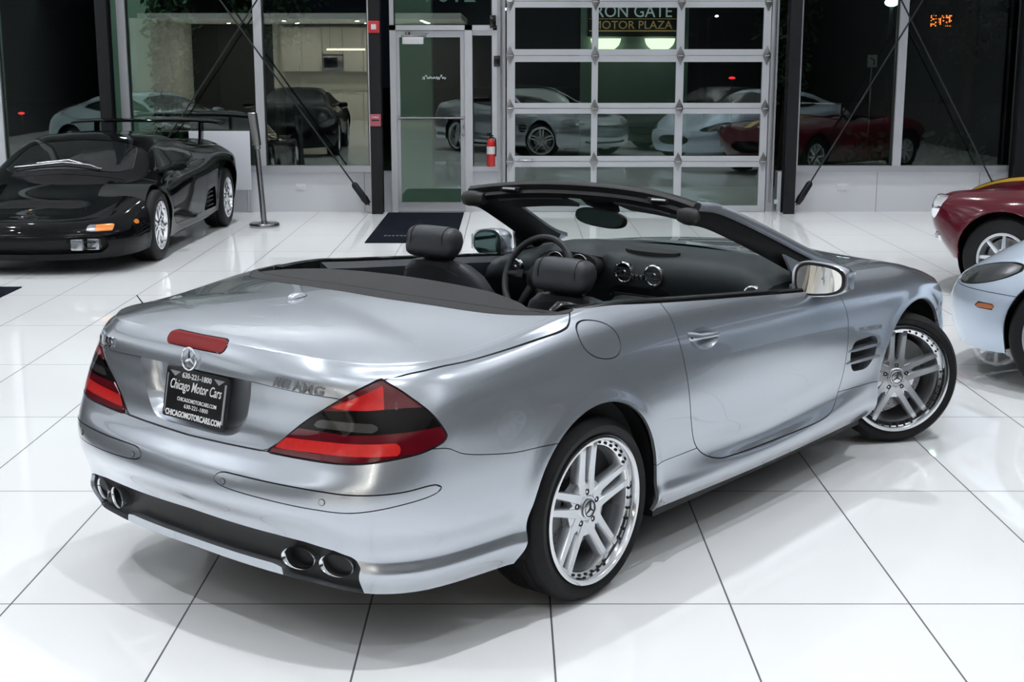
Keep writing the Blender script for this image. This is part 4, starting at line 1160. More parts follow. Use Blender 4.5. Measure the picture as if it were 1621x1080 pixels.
slab('trim_1', [(X0R, -1.66, YW - .05, YW + .1, .487, .560)], M['alu'])
slab('trim_2', [(3.43, X1R, YW - .05, YW + .1, .487, .560)], M['alu'])
slab('trim_3', [(-.455, -.16, YW - .09, YW + .1, .502, .556)], M['alu'])

nwin = [0]
def window(x0, x1, z0, z1, fl=.05, fr=.05, fb=.0, ft=.06, glass='glass', y=YW):
    nwin[0] += 1
    w = slab('window_%d' % nwin[0], [(x0, x0 + fl, y - .06, y + .10, z0, z1), (x1 - fr, x1, y - .06, y + .10, z0, z1), (x0 + fl, x1 - fr, y - .04, y + .10, z1 - ft, z1)] + ([(x0 + fl, x1 - fr, y - .04, y + .10, z0, z0 + fb)] if fb else []), M['alu_light'])
    bm = BM(); add_box(bm, x0 + fl - .005, x1 - fr + .005, y + .015, y + .03, z0, z1 - ft + .005); g = bobj('pane', bm, M[glass], w, 0)
    bm = BM()
    for xa in (x0 + fl, x1 - fr - .012): add_box(bm, xa, xa + .012, y - .02, y + .012, z0, z1 - ft)
    bobj('gasket', bm, M['rubber'], w, 0)
    return w
for x0, x1 in ((-10.85, -9.3), (-9.3, -7.73), (-7.73, -6.16), (-6.16, -4.63), (-4.63, -3.01), (-3.01, -1.655)): window(x0, x1, .56, 4.30)
for x0, x1 in ((3.43, 4.68), (4.68, 6.14), (6.14, 7.65), (7.65, 9.15)): window(x0, x1, .56, 4.30)
window(-.495, -.16, .556, 2.167, .04, .06)                                    # side light
tw = window(-1.44, -.16, 2.226, 4.30, .05, .06, .0)                                # over the door
o = text_obj('street_number', '2104', .30, M['white_panel'], tw, Matrix.Translation((-.72, YW + .034, 2.60)) @ Matrix(((-1, 0, 0, 0), (0, 0, 1, 0), (0, 1, 0, 0), (0, 0, 0, 1))), depth=.001, width=.62)

# ---------------------------------------------------------------- glazed entrance door
d1 = thing('door_1', None, None, (0, 0, 0)); d1['kind'] = 'structure'
slab('door_frame', [(-1.44, -1.365, YW - .07, YW + .1, 0, 2.226), (-.545, -.455, YW - .07, YW + .1, 0, 2.226), (-1.44, -.21, YW - .07, YW + .1, 2.167, 2.226)], M['alu_light'], None, d1)
leaf = slab('door_leaf', [(-1.365, -1.325, YW - .04, YW + .02, .01, 2.16), (-.60, -.545, YW - .04, YW + .02, .01, 2.16), (-1.325, -.60, YW - .04, YW + .02, 2.085, 2.16), (-1.325, -.60, YW - .04, YW + .02, .01, .115)], M['alu'], None, d1)
bm = BM(); add_box(bm, -1.33, -.595, YW - .016, YW - .004, .11, 2.09); bobj('pane', bm, M['door_glass'], leaf, 0)
bm = BM(); add_tube(bm, [(-1.345, YW - .10, 1.135), (-.565, YW - .10, 1.135)], .014, 12)
for x in (-1.34, -.57): add_box(bm, x - .018, x + .018, YW - .10, YW - .04, 1.115, 1.155, .004)
bobj('push_bar', bm, M['ss'], leaf, 40)
bm = BM(); add_box(bm, -1.30, -1.00, YW - .11, YW - .04, 2.085, 2.115, .004); add_lathe(bm, [(.03, 0), (.03, .03)], 20, 'z', 0, False, Matrix.Translation((-1.22, YW - .09, 2.115))); add_box(bm, -1.22, -.98, YW - .095, YW - .075, 2.118, 2.13, .002); bobj('door_closer', bm, M['ss'], leaf, 30)
bm = BM(); add_box(bm, -1.285, -1.035, YW - .12, YW - .045, 2.005, 2.085, .006); bobj('closer_cover', bm, M['white_plastic'], leaf, 30)
bm = BM(); add_box(bm, -.585, -.56, YW - .075, YW - .04, .97, 1.06, .004); add_lathe(bm, [(.016, 0), (.016, -.02)], 16, 'y', 0, False, Matrix.Translation((-.572, YW - .07, .93))); bobj('door_lock', bm, M['ss'], leaf, 40)
bm = BM(); random.seed(5); px_ = -1.06; pts_ = []
for k in range(26): pts_.append((px_ + k * .0115 + random.uniform(-.004, .004), YW - .0175, 1.605 + (.022 if k % 2 else -.018) * random.uniform(.3, 1.0) + (.05 if k in (4, 20) else 0)))
add_tube(bm, [tuple(q) for q in smooth_poly(pts_, 3, False)], .0035, 5); bobj('door_script', bm, M['white_panel'], leaf, 60)

# ---------------------------------------------------------------- sectional garage door
d2 = thing('door_2', None, None, (0, 0, 0)); d2['kind'] = 'structure'
GX = [(.055, .975), (1.05, 1.985), (2.078, 3.018)]
GZ = [(.075, .545), (.677, 1.184), (1.312, 1.797), (1.946, 2.431), (2.575, 3.06)]
SEC = [0, .611, 1.248, 1.8715, 2.503, 3.14]
for k in range(5):
    z0, z1 = SEC[k] + .003, SEC[k + 1] - .003; a, b = GZ[k]
    bx = [(-.045, 3.105, YW - .03, YW + .03, z0, a), (-.045, 3.105, YW - .03, YW + .03, b, z1), (-.045, GX[0][0], YW - .03, YW + .03, a, b), (GX[2][1], 3.105, YW - .03, YW + .03, a, b)]
    for i in range(2): bx.append((GX[i][1], GX[i + 1][0], YW - .022, YW + .03, a, b))
    sec = slab('door_section', bx, M['alu_light'], None, d2, .004)
    for (xa, xb) in GX:
        bm = BM(); add_box(bm, xa - .004, xb + .004, YW + .0, YW + .012, a - .004, b + .004); bobj('pane', bm, M['glass'], sec, 0)
for k in range(1, 5):
    for x in (-.005, 1.012, 2.032, 3.065):
        bm = BM(); z = SEC[k]
        add_prism(bm, [(x, z - .115), (x + .046, z - .02), (x + .046, z + .02), (x, z + .115), (x - .046, z + .02), (x - .046, z - .02)], YW - .045, YW - .03, 'y', .003); add_tube(bm, [(x - .03, YW - .05, z), (x + .03, YW - .05, z)], .008, 8)
        bobj('hinge', bm, M['ss'], d2, 30)
for x0, x1 in ((-.16, -.06), (3.115, 3.20)):
    slab('door_jamb', [(x0, x1, YW - .02, YW + .12, 0, 3.3)], M['alu'], None, d2)
    s_ = 1 if x0 > 1 else -1; xm = (x0 + x1) / 2
    slab('roller_track', [(xm - .012, xm + .012, YW - .075, YW - .02, .12, 3.4), (xm - s_ * .012 - .003, xm - s_ * .012 + .003, YW - .11, YW - .07, .12, 3.4)], M['ss'], None, d2)
slab('lintel', [(-.16, 3.255, YW - .02, YW + .12, 3.14, 4.30)], M['alu'], None, d2)
slab('threshold', [(-.045, 3.105, YW - .028, YW + .12, .0005, .004)], M['rubber'], None, d2)
bm = BM(); add_tube(bm, [(.11, YW - .055, .625), (.26, YW - .055, .625)], .012, 10); add_box(bm, .10, .125, YW - .06, YW - .03, .61, .64); add_box(bm, .245, .27, YW - .06, YW - .03, .61, .64); bobj('lift_handle', bm, M['ss'], d2, 40)

# ---------------------------------------------------------------- steel columns and tie rods
def column(x, label, w=.135):
    h = w / 2; t = .014; y0, y1 = 16.58, 16.77
    pts = [(-h, y0), (h, y0), (h, y0 + t), (t / 2 + .035, y0 + t), (t / 2 + .035, y1 - t), (h, y1 - t), (h, y1), (-h, y1), (-h, y1 - t), (-t / 2 - .035, y1 - t), (-t / 2 - .035, y0 + t), (-h, y0 + t)]
    bm = BM(); add_prism(bm, [(x + a, b) for a, b in pts], 0, CEIL - .001, 'z')
    o = bobj('steel_column', bm, M['steel_col'], None, 0); tag(o, label, 'column', 'black steel columns along the window wall')
    return o
column(-4.80, 'black steel column in the left windows behind the black sports car')
colL = column(-1.60, 'black steel column beside the glazed entrance door, with red alarm boxes on it')
colR = column(3.352, 'black steel column at the right edge of the garage door')
column(6.10, 'black steel column at the far right end of the window wall')
def rod(p, q, label):
    p = Vector(p); q = Vector(q); d = (q - p).normalized()
    bm = BM(); add_tube(bm, [p, q], .010, 10); o = bobj('brace_rod', bm, M['rod'], None, 60); tag(o, label, 'brace', 'steel cross braces in front of the windows')
    for a, s in ((p, 1), (q, -1)):
        bm = BM(); add_tube(bm, [a + d * s * .02, a + d * s * .10, a + d * s * .12, a + d * s * .30, a + d * s * .33], [.034, .046, .042, .040, .02], 12); bobj('clevis', bm, M['steel_col'], o, 40)
    return o
rod((-1.705, 16.655, .10), (-4.675, 16.655, 4.30), 'thin steel brace rod rising leftwards from the foot of the column beside the glazed door')
rod((-4.675, 16.70, .10), (-1.725, 16.70, 4.30), 'thin steel brace rod rising rightwards from the column behind the black sports car')
rod((3.455, 16.655, .10), (5.975, 16.655, 4.48), 'thin steel brace rod rising rightwards from the foot of the column at the garage door')
rod((5.975, 16.70, .10), (3.475, 16.70, 4.48), 'thin steel brace rod coming down rightwards to behind the maroon car')

# ---------------------------------------------------------------- small things on and by the wall
t = thing('fire_alarm', 'red fire alarm strobe high on the column beside the glazed door', 'alarm', (-1.60, 16.58, 2.13))
bm = BM(); add_box(bm, -.066, .066, -.05, -.0005, 0, .14, .006); bobj('alarm_body', bm, M['red_box'], t, 30)
bm = BM(); add_box(bm, -.03, .03, -.065, -.048, .04, .10, .008); bobj('strobe_lens', bm, M['white_plastic'], t, 30)
t = thing('call_point', 'faded red fire alarm pull box at chest height on the column', 'alarm', (-1.60, 16.58, 1.05))
bm = BM(); add_box(bm, -.063, .063, -.05, -.0005, 0, .14, .006); bobj('box_body', bm, M['pink_box'], t, 30)
bm = BM(); add_box(bm, -.045, .045, -.058, -.048, .062, .078, .002); bobj('pull_bar', bm, M['rubber'], t, 30)
text_obj('box_lettering', 'FIRE', .03, M['white_print'], t, frame_M((0, -.0505, .105), (1, 0, 0), (0, 0, 1)), depth=.0008, width=.075)
t = thing('fire_extinguisher', 'red fire extinguisher standing on the sill of the narrow window by the glazed door', 'fire extinguisher', (-.235, YW - .075, .556))
bm = BM(); add_lathe(bm, [(.046, .0), (.050, .008), (.050, .27), (.045, .30), (.028, .325), (.018, .335)], 28, 'z'); bobj('cylinder', bm, M['ext_red'], t, 40)
bm = BM(); add_lathe(bm, [(.0505, .15), (.0510, .15), (.0510, .24), (.0505, .24)], 28, 'z'); tag(bobj('label_band', bm, M['white_plastic'], t, 40), 'white label band')
bm = BM(); add_lathe(bm, [(.016, .335), (.016, .365), (.010, .37)], 16, 'z'); add_box(bm, -.05, .03, -.008, .008, .365, .378, .003); add_box(bm, -.055, .0, -.008, .008, .388, .398, .003); bobj('valve_handle', bm, M['black_plastic'], t, 40)
bm = BM(); add_tube(bm, [(.02, 0, .35), (.055, 0, .33), (.060, 0, .22), (.056, -.012, .12)], .008, 8); bobj('hose', bm, M['rubber'], t, 60)
bm = BM(); add_box(bm, -.20, -.12, 16.80, 16.844, 1.74, 1.87, .006); tag(bobj('door_sensor', bm, M['black_gloss'], None, 30), 'small black box fixed on the jamb between the door and the garage door', 'sensor')
bm = BM(); add_box(bm, -.245, -.17, 16.76, 16.804, 2.19, 2.34, .006); tag(bobj('door_sensor', bm, M['black_gloss'], None, 30), 'upper black box beside the top right of the entrance door frame', 'sensor')
for x, lb in ((-2.555, 'white power outlet plate low on the wall between stanchion and column'), (4.05, 'white power outlet plate low on the wall right of the garage door')):
    t = thing('wall_outlet', lb, 'outlet', (x, YW, .265), 0, 'power outlets on the low wall')
    bm = BM(); add_box(bm, -.06, .06, -.010, -.0005, 0, .075, .003); bobj('plate', bm, M['white_plastic'], t, 30)
    bm = BM()
    for dx in (-.028, .028): add_box(bm, dx - .017, dx + .017, -.013, -.009, .022, .053, .002)
    bobj('socket', bm, M['ceiling'], t, 30)
bm = BM(); add_box(bm, 3.215, 3.262, 16.80, 16.86, .10, .15, .004); tag(bobj('door_eye', bm, M['white_plastic'], None, 30), 'small white sensor low beside the garage door column', 'sensor')
# stanchion
t = thing('stanchion', 'brushed steel post on a round base standing in front of the left windows', 'stanchion', (-2.74, 15.31, 0))
bm = BM(); add_lathe(bm, [(.165, 0), (.168, .006), (.168, .034), (.160, .044), (.05, .050), (.035, .056)], 48, 'z'); bobj('base', bm, M['ss'], t, 40)
bm = BM(); add_lathe(bm, [(.032, .05), (.031, .90)], 24, 'z', 0, False, None)
for v in bm.verts: v.co.x -= .055 * v.co.z / .9; 
bobj('post', bm, M['ss'], t, 40)
bm = BM(); add_loft(bm, [[(-.055 - (z - .9) * .10 + a, b, z) for a, b in sup(.048 * k, .048 * k, 20, 5)] for z, k in ((.86, .75), (.90, .80), (.905, 1), (1.25, 1), (1.255, .9))]); bobj('belt_head', bm, M['ss'], t, 40)
# white board on the sill
bm = BM(); add_box(bm, -3.86, -3.13, 16.70, 16.725, .28, .985, .004); o = bobj('display_board', bm, M['white_panel'], None, 30); tag(o, 'plain white display board leaning at the window sill beyond the black sports car', 'board')
for x in (-3.80, -3.19): bm = BM(); add_tube(bm, [(x, 16.735, .96), (x, 16.79, .003)], .012, 8); bobj('leg', bm, M['alu'], o, 40)
# mats
def mat(x0, x1, y0, y1, label):
    bm = BM(); add_box(bm, x0, x1, y0, y1, .0005, .009, .002); o = bobj('floor_mat', bm, M['mat'], None, 30); return tag(o, label, 'mat')
m1 = mat(-1.482, -.562, 13.92, 16.70, 'dark navy floor mat lying in front of the glazed entrance door')
bm = BM()
for k in range(14): add_box(bm, -1.33 + k * .042, -1.33 + k * .042 + random.uniform(.018, .034), 14.42, 14.49, .009, .0096)
bobj('mat_print', bm, M['mat_text'], m1, 0)
mat(-5.6, -4.0, 10.62, 11.15, 'dark floor mat at the left edge in front of the black sports car')

# ---------------------------------------------------------------- ceiling spots
def lamp(x, y, k):
    t = thing('ceiling_spot', 'round white ceiling spotlight above the cars, one of the grid', 'ceiling light', (x, y, CEIL), 0, 'round spotlights on the ceiling')
    if not proto_lamp:
        bm = BM(); add_lathe(bm, [(.20, -.001), (.20, -.055), (LAMP_SIZE / 2 + .012, -.06), (LAMP_SIZE / 2 + .004, -.02), (.0, -.02)], 36, 'z'); proto_lamp.append(bobj('lamp_housing', bm, M['white_plastic'], t, 40))
        L = bpy.data.lights.new('lamp', 'AREA'); L.shape = 'DISK'; L.size = LAMP_SIZE; L.energy = LAMP_W; L.color = LAMP_COL; L.spread = math.radians(100)
        lo = bpy.data.objects.new('lamp', L); COL.objects.link(lo); lo.parent = t; lo.location = (0, 0, -.03); proto_lamp.append(lo)
    else:
        for p in proto_lamp: c = p.copy(); COL.objects.link(c); c.parent = t
proto_lamp = []
for x in LAMP_X:
    for y in LAMP_Y: lamp(x, y, 0)

# ---------------------------------------------------------------- suspended uplight bars added over the hall, out of view, to brighten the ceiling
up0 = None
for x in (-8.0, -2.2, 4.4):
    for y in (0.3, 5.2, 10.2):
        t = thing('fill_bar', 'unseen suspended bar added to brighten the ceiling, one of nine', 'ceiling light', (x, y, 3.85), 0, 'suspended uplight bars')
        bm = BM(); add_box(bm, -.9, .9, -.05, .05, 0, .05, .006); bobj('bar', bm, M['white_plastic'], t, 30)
        for dx in (-.7, .7): bm = BM(); add_tube(bm, [(dx, 0, .05), (dx, 0, CEIL - 3.85)], .004, 6); bobj('cable', bm, M['rubber'], t, 40)
        if up0 is None:
            up0 = bpy.data.lights.new('fill_light', 'AREA'); up0.shape = 'RECTANGLE'; up0.size = 1.7; up0.size_y = .08; up0.energy = UP_W; up0.color = LAMP_COL
        lo = bpy.data.objects.new('fill_light', up0); COL.objects.link(lo); lo.parent = t; lo.location = (0, 0, .056); lo.rotation_euler = (PI, 0, 0)

# ---------------------------------------------------------------- kitchenette behind the viewer (seen mirrored in the glass)
def kit(name, label, cat, boxes, mat, loc=(0, 0, 0)):
    bm = BM()
    for b in boxes: add_box(bm, *b, bev=.004)
    return tag(bobj(name, bm, mat, None, 30), label, cat)
for k in range(5):
    x = -6.9 + k * .62
    o = kit('wall_cabinet', 'pale wall cabinet of the kitchenette, number %s from the left wall' % ('one', 'two', 'three', 'four', 'five')[k], 'cabinet', [(x, x + .61, Y0R + .021, Y0R + .36, 1.95 if k == 2 else 1.45, 2.75)], M['cabinet']); o['group'] = 'kitchenette wall cabinets'
    o2 = kit('base_cabinet', 'pale base cabinet under the counter, number %s from the left wall' % ('one', 'two', 'three', 'four', 'five')[k], 'cabinet', [(x, x + .61, Y0R + .021, Y0R + .60, .0005, .88)], M['cabinet']); o2['group'] = 'kitchenette base cabinets'
    bm = BM(); add_tube(bm, [(x + .55, Y0R + .375, 2.0 if k == 2 else 1.5), (x + .55, Y0R + .375, 2.15 if k == 2 else 1.65)], .006, 8); bobj('cabinet_handle', bm, M['ss'], o, 40)
    bm = BM(); add_tube(bm, [(x + .1, Y0R + .615, .80), (x + .5, Y0R + .615, .80)], .006, 8); bobj('cabinet_handle', bm, M['ss'], o2, 40)
kit('worktop', 'stone worktop along the kitchenette', 'worktop', [(-6.92, -3.78, Y0R + .021, Y0R + .63, .882, .92)], M['counter'])
t = thing('microwave', 'stainless microwave between the kitchenette wall cabinets', 'microwave', (-5.35, Y0R + .022, 1.50))
bm = BM(); add_box(bm, -.30, .30, 0, .38, 0, .42, .008); bobj('body', bm, M['ss'], t, 30)
bm = BM(); add_box(bm, -.27, .14, .378, .392, .06, .36, .004); bobj('door', bm, M['black_gloss'], t, 30)
t = thing('pendant_light', 'warm linear pendant light hanging before the kitchenette', 'pendant light', (-4.7, -6.5, 2.06))
bm = BM(); add_box(bm, -.55, .55, -.03, .03, 0, .05, .008); bobj('light_bar', bm, M['warm_lamp'], t, 30)
bm = BM()
for x in (-.45, .45): add_tube(bm, [(x, 0, .05), (x, 0, 2.851 - 2.06)], .004, 6)
bobj('cables', bm, M['rubber'], t, 40)

for i, (x, y) in enumerate([(-8.2, -7.4), (-6.2, -7.4), (-4.2, -7.4), (-2.4, -7.6), (-2.4, -6.6), (-2.4, -5.6), (-2.4, -4.6), (-6.2, -5.0), (-4.2, -5.0)]):
    t = thing('downlight', 'small recessed downlight in the low lounge ceiling, one of several', 'ceiling light', (x, y, 2.851), 0, 'downlights of the lounge')
    bm = BM(); add_lathe(bm, [(.075, -.001), (.075, -.012), (.062, -.014), (.06, -.004), (0, -.004)], 24, 'z'); bobj('trim_ring', bm, M['white_plastic'], t, 40)
    if i == 0:
        L = bpy.data.lights.new('downlight', 'AREA'); L.shape = 'DISK'; L.size = .12; L.energy = 32; L.color = (1, .93, .82)
    lo = bpy.data.objects.new('downlight_lamp', L); COL.objects.link(lo); lo.parent = t; lo.location = (0, 0, -.016)
# ================================================================ the other cars
def loft_cols(cols, nu=170, sub=6):
    C = np.array(cols, float); nc, nr = C.shape[:2]
    ch = np.concatenate([[0], np.cumsum(np.linalg.norm(np.diff(C, axis=0), axis=2).mean(1))])
    # mirrored ends keep the seam on the centre plane smooth
    mir = lambda a: a * np.array([1, -1, 1])
    CC = np.concatenate([mir(C[2:0:-1]), C, mir(C[-2:-4:-1])]); tt = np.concatenate([-ch[2:0:-1], ch, 2 * ch[-1] - ch[-2:-4:-1]])
    s = np.linspace(0, ch[-1], nu); G = cspline(tt, CC.reshape(len(CC), -1), s).reshape(nu, nr, 3)
    G[0, :, 1] = 0; G[-1, :, 1] = 0; G[:, -1, 1] = 0
    vv = np.linspace(0, nr - 1, (nr - 1) * sub + 1); P = np.zeros((nu, len(vv), 3))
    for i in range(nu):
        c = np.concatenate([[0], np.cumsum(np.maximum(np.linalg.norm(np.diff(G[i], axis=0), axis=1), 1e-4))])
        P[i] = pchip_soft(c, G[i], np.interp(vv, np.arange(nr), c))
    P[0, :, 1] = 0; P[-1, :, 1] = 0; P[:, :, 1] = np.maximum(P[:, :, 1], 0)
    Q = P.copy(); Q[:, :, 1] *= -1
    A = np.zeros((nu, len(vv), 2)); A[:, :, 0] = s[:, None]; A[:, :, 1] = vv[None]
    return grid_surf(Q, A)
def on_top(S_, x, y, lift):
    i = int(np.argmin((S_.V[:, 0] - x) ** 2 + (np.abs(S_.V[:, 1]) - abs(y)) ** 2)); return (x, y, float(S_.V[i, 2]) + lift)
def arch_flare(S, arches, amt=.012):
    for ax, az, ar in arches:
        r = np.hypot(S.V[:, 0] - ax, S.V[:, 2] - az); side = np.clip((np.abs(S.V[:, 1]) - .55) / .1, 0, 1) * np.clip((.80 - S.V[:, 2]) / .1, 0, 1)
        S.V = S.V + np.array([0, -1, 0]) * (amt * np.exp(-((r - ar) / .05) ** 2) * side)[:, None]
    S.N = vnormals(S.V, S.F); return S
def cut_arch(S, ax, az, r):
    x, w, z, a, v = col(S); d = np.where(z > az, np.hypot(x - ax, z - az), np.abs(x - ax)) - r
    return clip(S, np.where((w > .45) & (z < az + r + .02), d, 1.0))[1]
def fpoly(S, poly, ax='xz', cond=None):
    x, w, z, a, v = col(S); P = {'xz': np.stack([x, z], 1), 'xw': np.stack([x, w], 1), 'wz': np.stack([w, z], 1)}[ax]
    d = poly_sd(P, poly); return d if cond is None else np.where(cond(x, w, z, v), d, 1.0)
def road_wheel(parent, loc, rz, R, rim, nsp, mat_s, width=.24, style='spoke'):
    bm = BM(); add_lathe(bm, [(r, -h) for r, h in ((rim, .012), (rim + .001, .028), (rim - .006, .031), (rim - .018, .028), (rim - .022, .0), (rim - .03, -.02), (rim - .04, -.10), (rim - .01, -width + .03))], 64, 'y', cap=False)
    for k in range(nsp):
        a = PI / 2 + 2 * PI * k / nsp
        if style == 'holes':
            add_tube(bm, [(.06 * math.cos(a), .004, .06 * math.sin(a)), ((rim - .02) * math.cos(a), .002, (rim - .02) * math.sin(a))], [.017, .012], 8)
            b = a + PI / nsp; add_tube(bm, [((rim - .062) * math.cos(b) + .030 * math.cos(t), .004, (rim - .062) * math.sin(b) + .030 * math.sin(t)) for t in np.linspace(0, 2 * PI, 15)[:-1]], .008, 6, closed=True)
        else:
            add_tube(bm, [(.04 * math.cos(a), .004, .04 * math.sin(a)), ((rim - .02) * math.cos(a), .0, (rim - .02) * math.sin(a))], [.026, .016], 8)
    add_lathe(bm, [(.075, .04), (.075, -.0), (.05, -.014), (.028, -.016), (.026, -.024), (.0, -.025)], 32, 'y')
    w = bobj('wheel', bm, mat_s, parent, 40, loc, (0, 0, rz))
    bobj('tyre', build_tyre(R, rim, .034, width), M['tyre'], w, 50)
    bm = BM(); add_lathe(bm, [(.06, .08), (rim - .05, .08), (rim - .05, .10), (.06, .10)], 40, 'y', closed=True); bobj('brake_disc', bm, M['disc'], w, 30)
    return w
def housings(parent, arches, y0, y1):
    for sg in (1, -1):
        for ax, az, r in arches:
            bm = BM(); A = [(ax + r * math.cos(t), max(az + r * math.sin(t), .14)) for t in np.linspace(-.15 * PI, 1.15 * PI, 24)]
            a_ = [bm.verts.new((p[0], sg * y1, p[1])) for p in A]; b_ = [bm.verts.new((p[0], sg * y0, p[1])) for p in A]
            for k in range(23): bm.faces.new((a_[k], a_[k + 1], b_[k + 1], b_[k]))
            bm.faces.new(b_); bobj('wheel_housing', bm, M['black_plastic'], parent, 40)
def pan(parent, st):
    bm = BM(); add_loft(bm, [[(x, -w, z0), (x, w, z0), (x, w, z1), (x, -w, z1)] for x, w, z0, z1 in st]); return bobj('underbody', bm, M['black_plastic'], parent, 30)

# ---------------------------------------------------------------- black mid-engined sports car
dia = thing('sports_car', 'low black wedge-shaped sports car with a rear wing, parked at the left windows', 'car', (-4.17, 15.43, 0), math.atan2(-1, -.02))
DC = [
 [(-.70, 0, .30), (-.75, 0, .45), (-.78, 0, .65), (-.78, 0, .80), (-.72, 0, .90), (-.5, 0, .93), (-.3, 0, .94), (-.1, 0, .95)],
 [(-.68, .70, .30), (-.72, .72, .45), (-.74, .75, .65), (-.72, .75, .80), (-.66, .70, .89), (-.4, .50, .93), (-.2, .25, .945), (0, 0, .96)],
 [(-.5, .95, .28), (-.5, .98, .45), (-.5, 1.0, .62), (-.48, .98, .77), (-.42, .88, .86), (-.2, .62, .91), (0, .3, .95), (.15, 0, .98)],
 [(0, 1.0, .25), (0, 1.02, .42), (0, 1.02, .62), (0, 1.0, .78), (0, .90, .865), (.15, .60, .93), (.3, .3, .99), (.4, 0, 1.02)],
 [(.6, .97, .2), (.6, .99, .35), (.6, 1.0, .58), (.6, .98, .73), (.6, .88, .81), (.75, .60, 1.02), (.8, .3, 1.085), (.85, 0, 1.10)],
 [(1.2, .96, .18), (1.2, .98, .3), (1.2, .99, .55), (1.2, .97, .69), (1.25, .87, .76), (1.25, .57, 1.06), (1.25, .3, 1.095), (1.25, 0, 1.105)],
 [(1.9, .94, .17), (1.9, .96, .3), (1.9, .98, .52), (1.9, .95, .65), (1.95, .85, .72), (1.72, .60, .98), (1.62, .3, 1.045), (1.6, 0, 1.06)],
 [(2.3, .95, .17), (2.3, .97, .3), (2.3, .98, .5), (2.3, .94, .63), (2.3, .82, .68), (2.35, .66, .73), (2.3, .3, .80), (2.3, 0, .815)],
 [(2.65, .97, .2), (2.65, .98, .3), (2.65, .985, .50), (2.65, .94, .62), (2.65, .80, .655), (2.65, .6, .66), (2.65, .3, .675), (2.65, 0, .68)],
 [(3.1, .95, .16), (3.12, .97, .28), (3.1, .95, .43), (3.08, .88, .53), (3.05, .76, .57), (3.0, .55, .585), (3.0, .28, .60), (3.0, 0, .60)],
 [(3.42, .80, .14), (3.46, .84, .28), (3.44, .82, .40), (3.38, .76, .465), (3.32, .66, .495), (3.25, .48, .52), (3.22, .25, .53), (3.2, 0, .535)],
 [(3.60, .42, .13), (3.66, .45, .28), (3.63, .44, .39), (3.56, .42, .44), (3.5, .38, .46), (3.42, .28, .485), (3.4, .14, .495), (3.4, 0, .495)],
 [(3.65, 0, .13), (3.71, 0, .28), (3.68, 0, .39), (3.6, 0, .44), (3.55, 0, .455), (3.5, 0, .47), (3.47, 0, .475), (3.44, 0, .48)]]
DA = [(0, .335, .385), (2.65, .325, .37)]
B = arch_flare(loft_cols(DC, 190, 6), DA)
for a in DA: B = cut_arch(B, *a)
up_ = lambda x, w, z, v: v > 4.1
ws, b1, B = cut(B, lambda s: fpoly(s, round_poly([(2.31, -.3), (2.31, .50), (2.20, .61), (1.74, .535), (1.66, .36), (1.63, -.3)], .05), 'xw', up_), .012)
sw_, b2, B = cut(B, lambda s: fpoly(s, round_poly([(2.16, .775), (1.95, .80), (1.62, .985), (1.30, 1.02), (.86, .985), (.72, .90), (.78, .835)], .04), 'xz', lambda x, w, z, v: (v > 3.9) & (w > .45)), .010)
dr, b3, B = cut(B, lambda s: fpoly(s, round_poly([(2.22, .66), (2.15, .36), (2.0, .26), (1.05, .27), (.95, .40), (.80, .62), (.70, .80), (1.9, .745)], .06), 'xz', lambda x, w, z, v: (w > .6)), .006)
hd2, b4, B = cut(B, lambda s: fpoly(s, round_poly([(3.40, -.3), (3.37, .30), (3.20, .46), (2.75, .60), (2.42, .62), (2.40, -.3)], .05), 'xw', lambda x, w, z, v: v > 4.4), .007)
rlight, b6, B = cut(B, lambda s: fpoly(s, round_poly([(3.24, .45), (3.18, .62), (2.86, .74), (2.84, .56)], .03), 'xw', lambda x, w, z, v: v > 3.6), .005)
B, in_f, in_w = recess(B, lambda s: fpoly(s, round_poly([(.44, .27), (.98, .27), (.86, .47), (.52, .50)], .03), 'xz', lambda x, w, z, v: w > .7), .07)
B, gr_f, gr_w = recess(B, lambda s: fpoly(s, round_poly([(-.3, .185), (.70, .185), (.76, .25), (.74, .33), (-.3, .335)], .02), 'wz', lambda x, w, z, v: x > 3.0), .07, (-1, 0, 0))
ts, b5, B = cut(B, lambda s: fpoly(s, [(.585, .375), (.79, .375), (.79, .432), (.585, .432)], 'wz', lambda x, w, z, v: (x > 3.0) & (v < 4.2)), .004)
ts_a, ts_c = clip(ts, .655 - np.abs(ts.V[:, 1]))
mk, b7, B = cut(B, lambda s: fpoly(s, [(3.18, .405), (3.26, .405), (3.26, .445), (3.18, .445)], 'xz', lambda x, w, z, v: w > .8), .004)
BP = M['black_paint']
sobj('body', merge(flange(both(B), .012), both(in_w), both(gr_w)), BP, dia)
sobj('bonnet', both(hd2), BP, dia, .01); sobj('windscreen', both(ws), M['tinted'], dia, .01)
sobj('panel_seals', both(merge(b1, b2, b3, b4, b5, b6, b7)).shift(-.006), M['gap'], dia)
sobj('front_grille', both(gr_f), M['gap'], dia)
for f in (lambda t: t, lambda t: t.mirror()):
    d = sobj('door', f(dr), BP, dia, .01); sobj('side_window', f(sw_), M['tinted'], dia, .01); sobj('side_intake', f(in_f), M['gap'], dia)
    sobj('headlamp_cover', f(rlight), BP, dia, .01)
    tag(sobj('indicator', f(ts_a), M['amber'], dia, .008), 'amber front indicator') ; tag(sobj('parking_lamp', f(ts_c), M['lamp_glass'], dia, .008), 'clear front parking lamp'); tag(sobj('side_marker', f(mk), M['amber'], dia, .008), 'amber side marker')
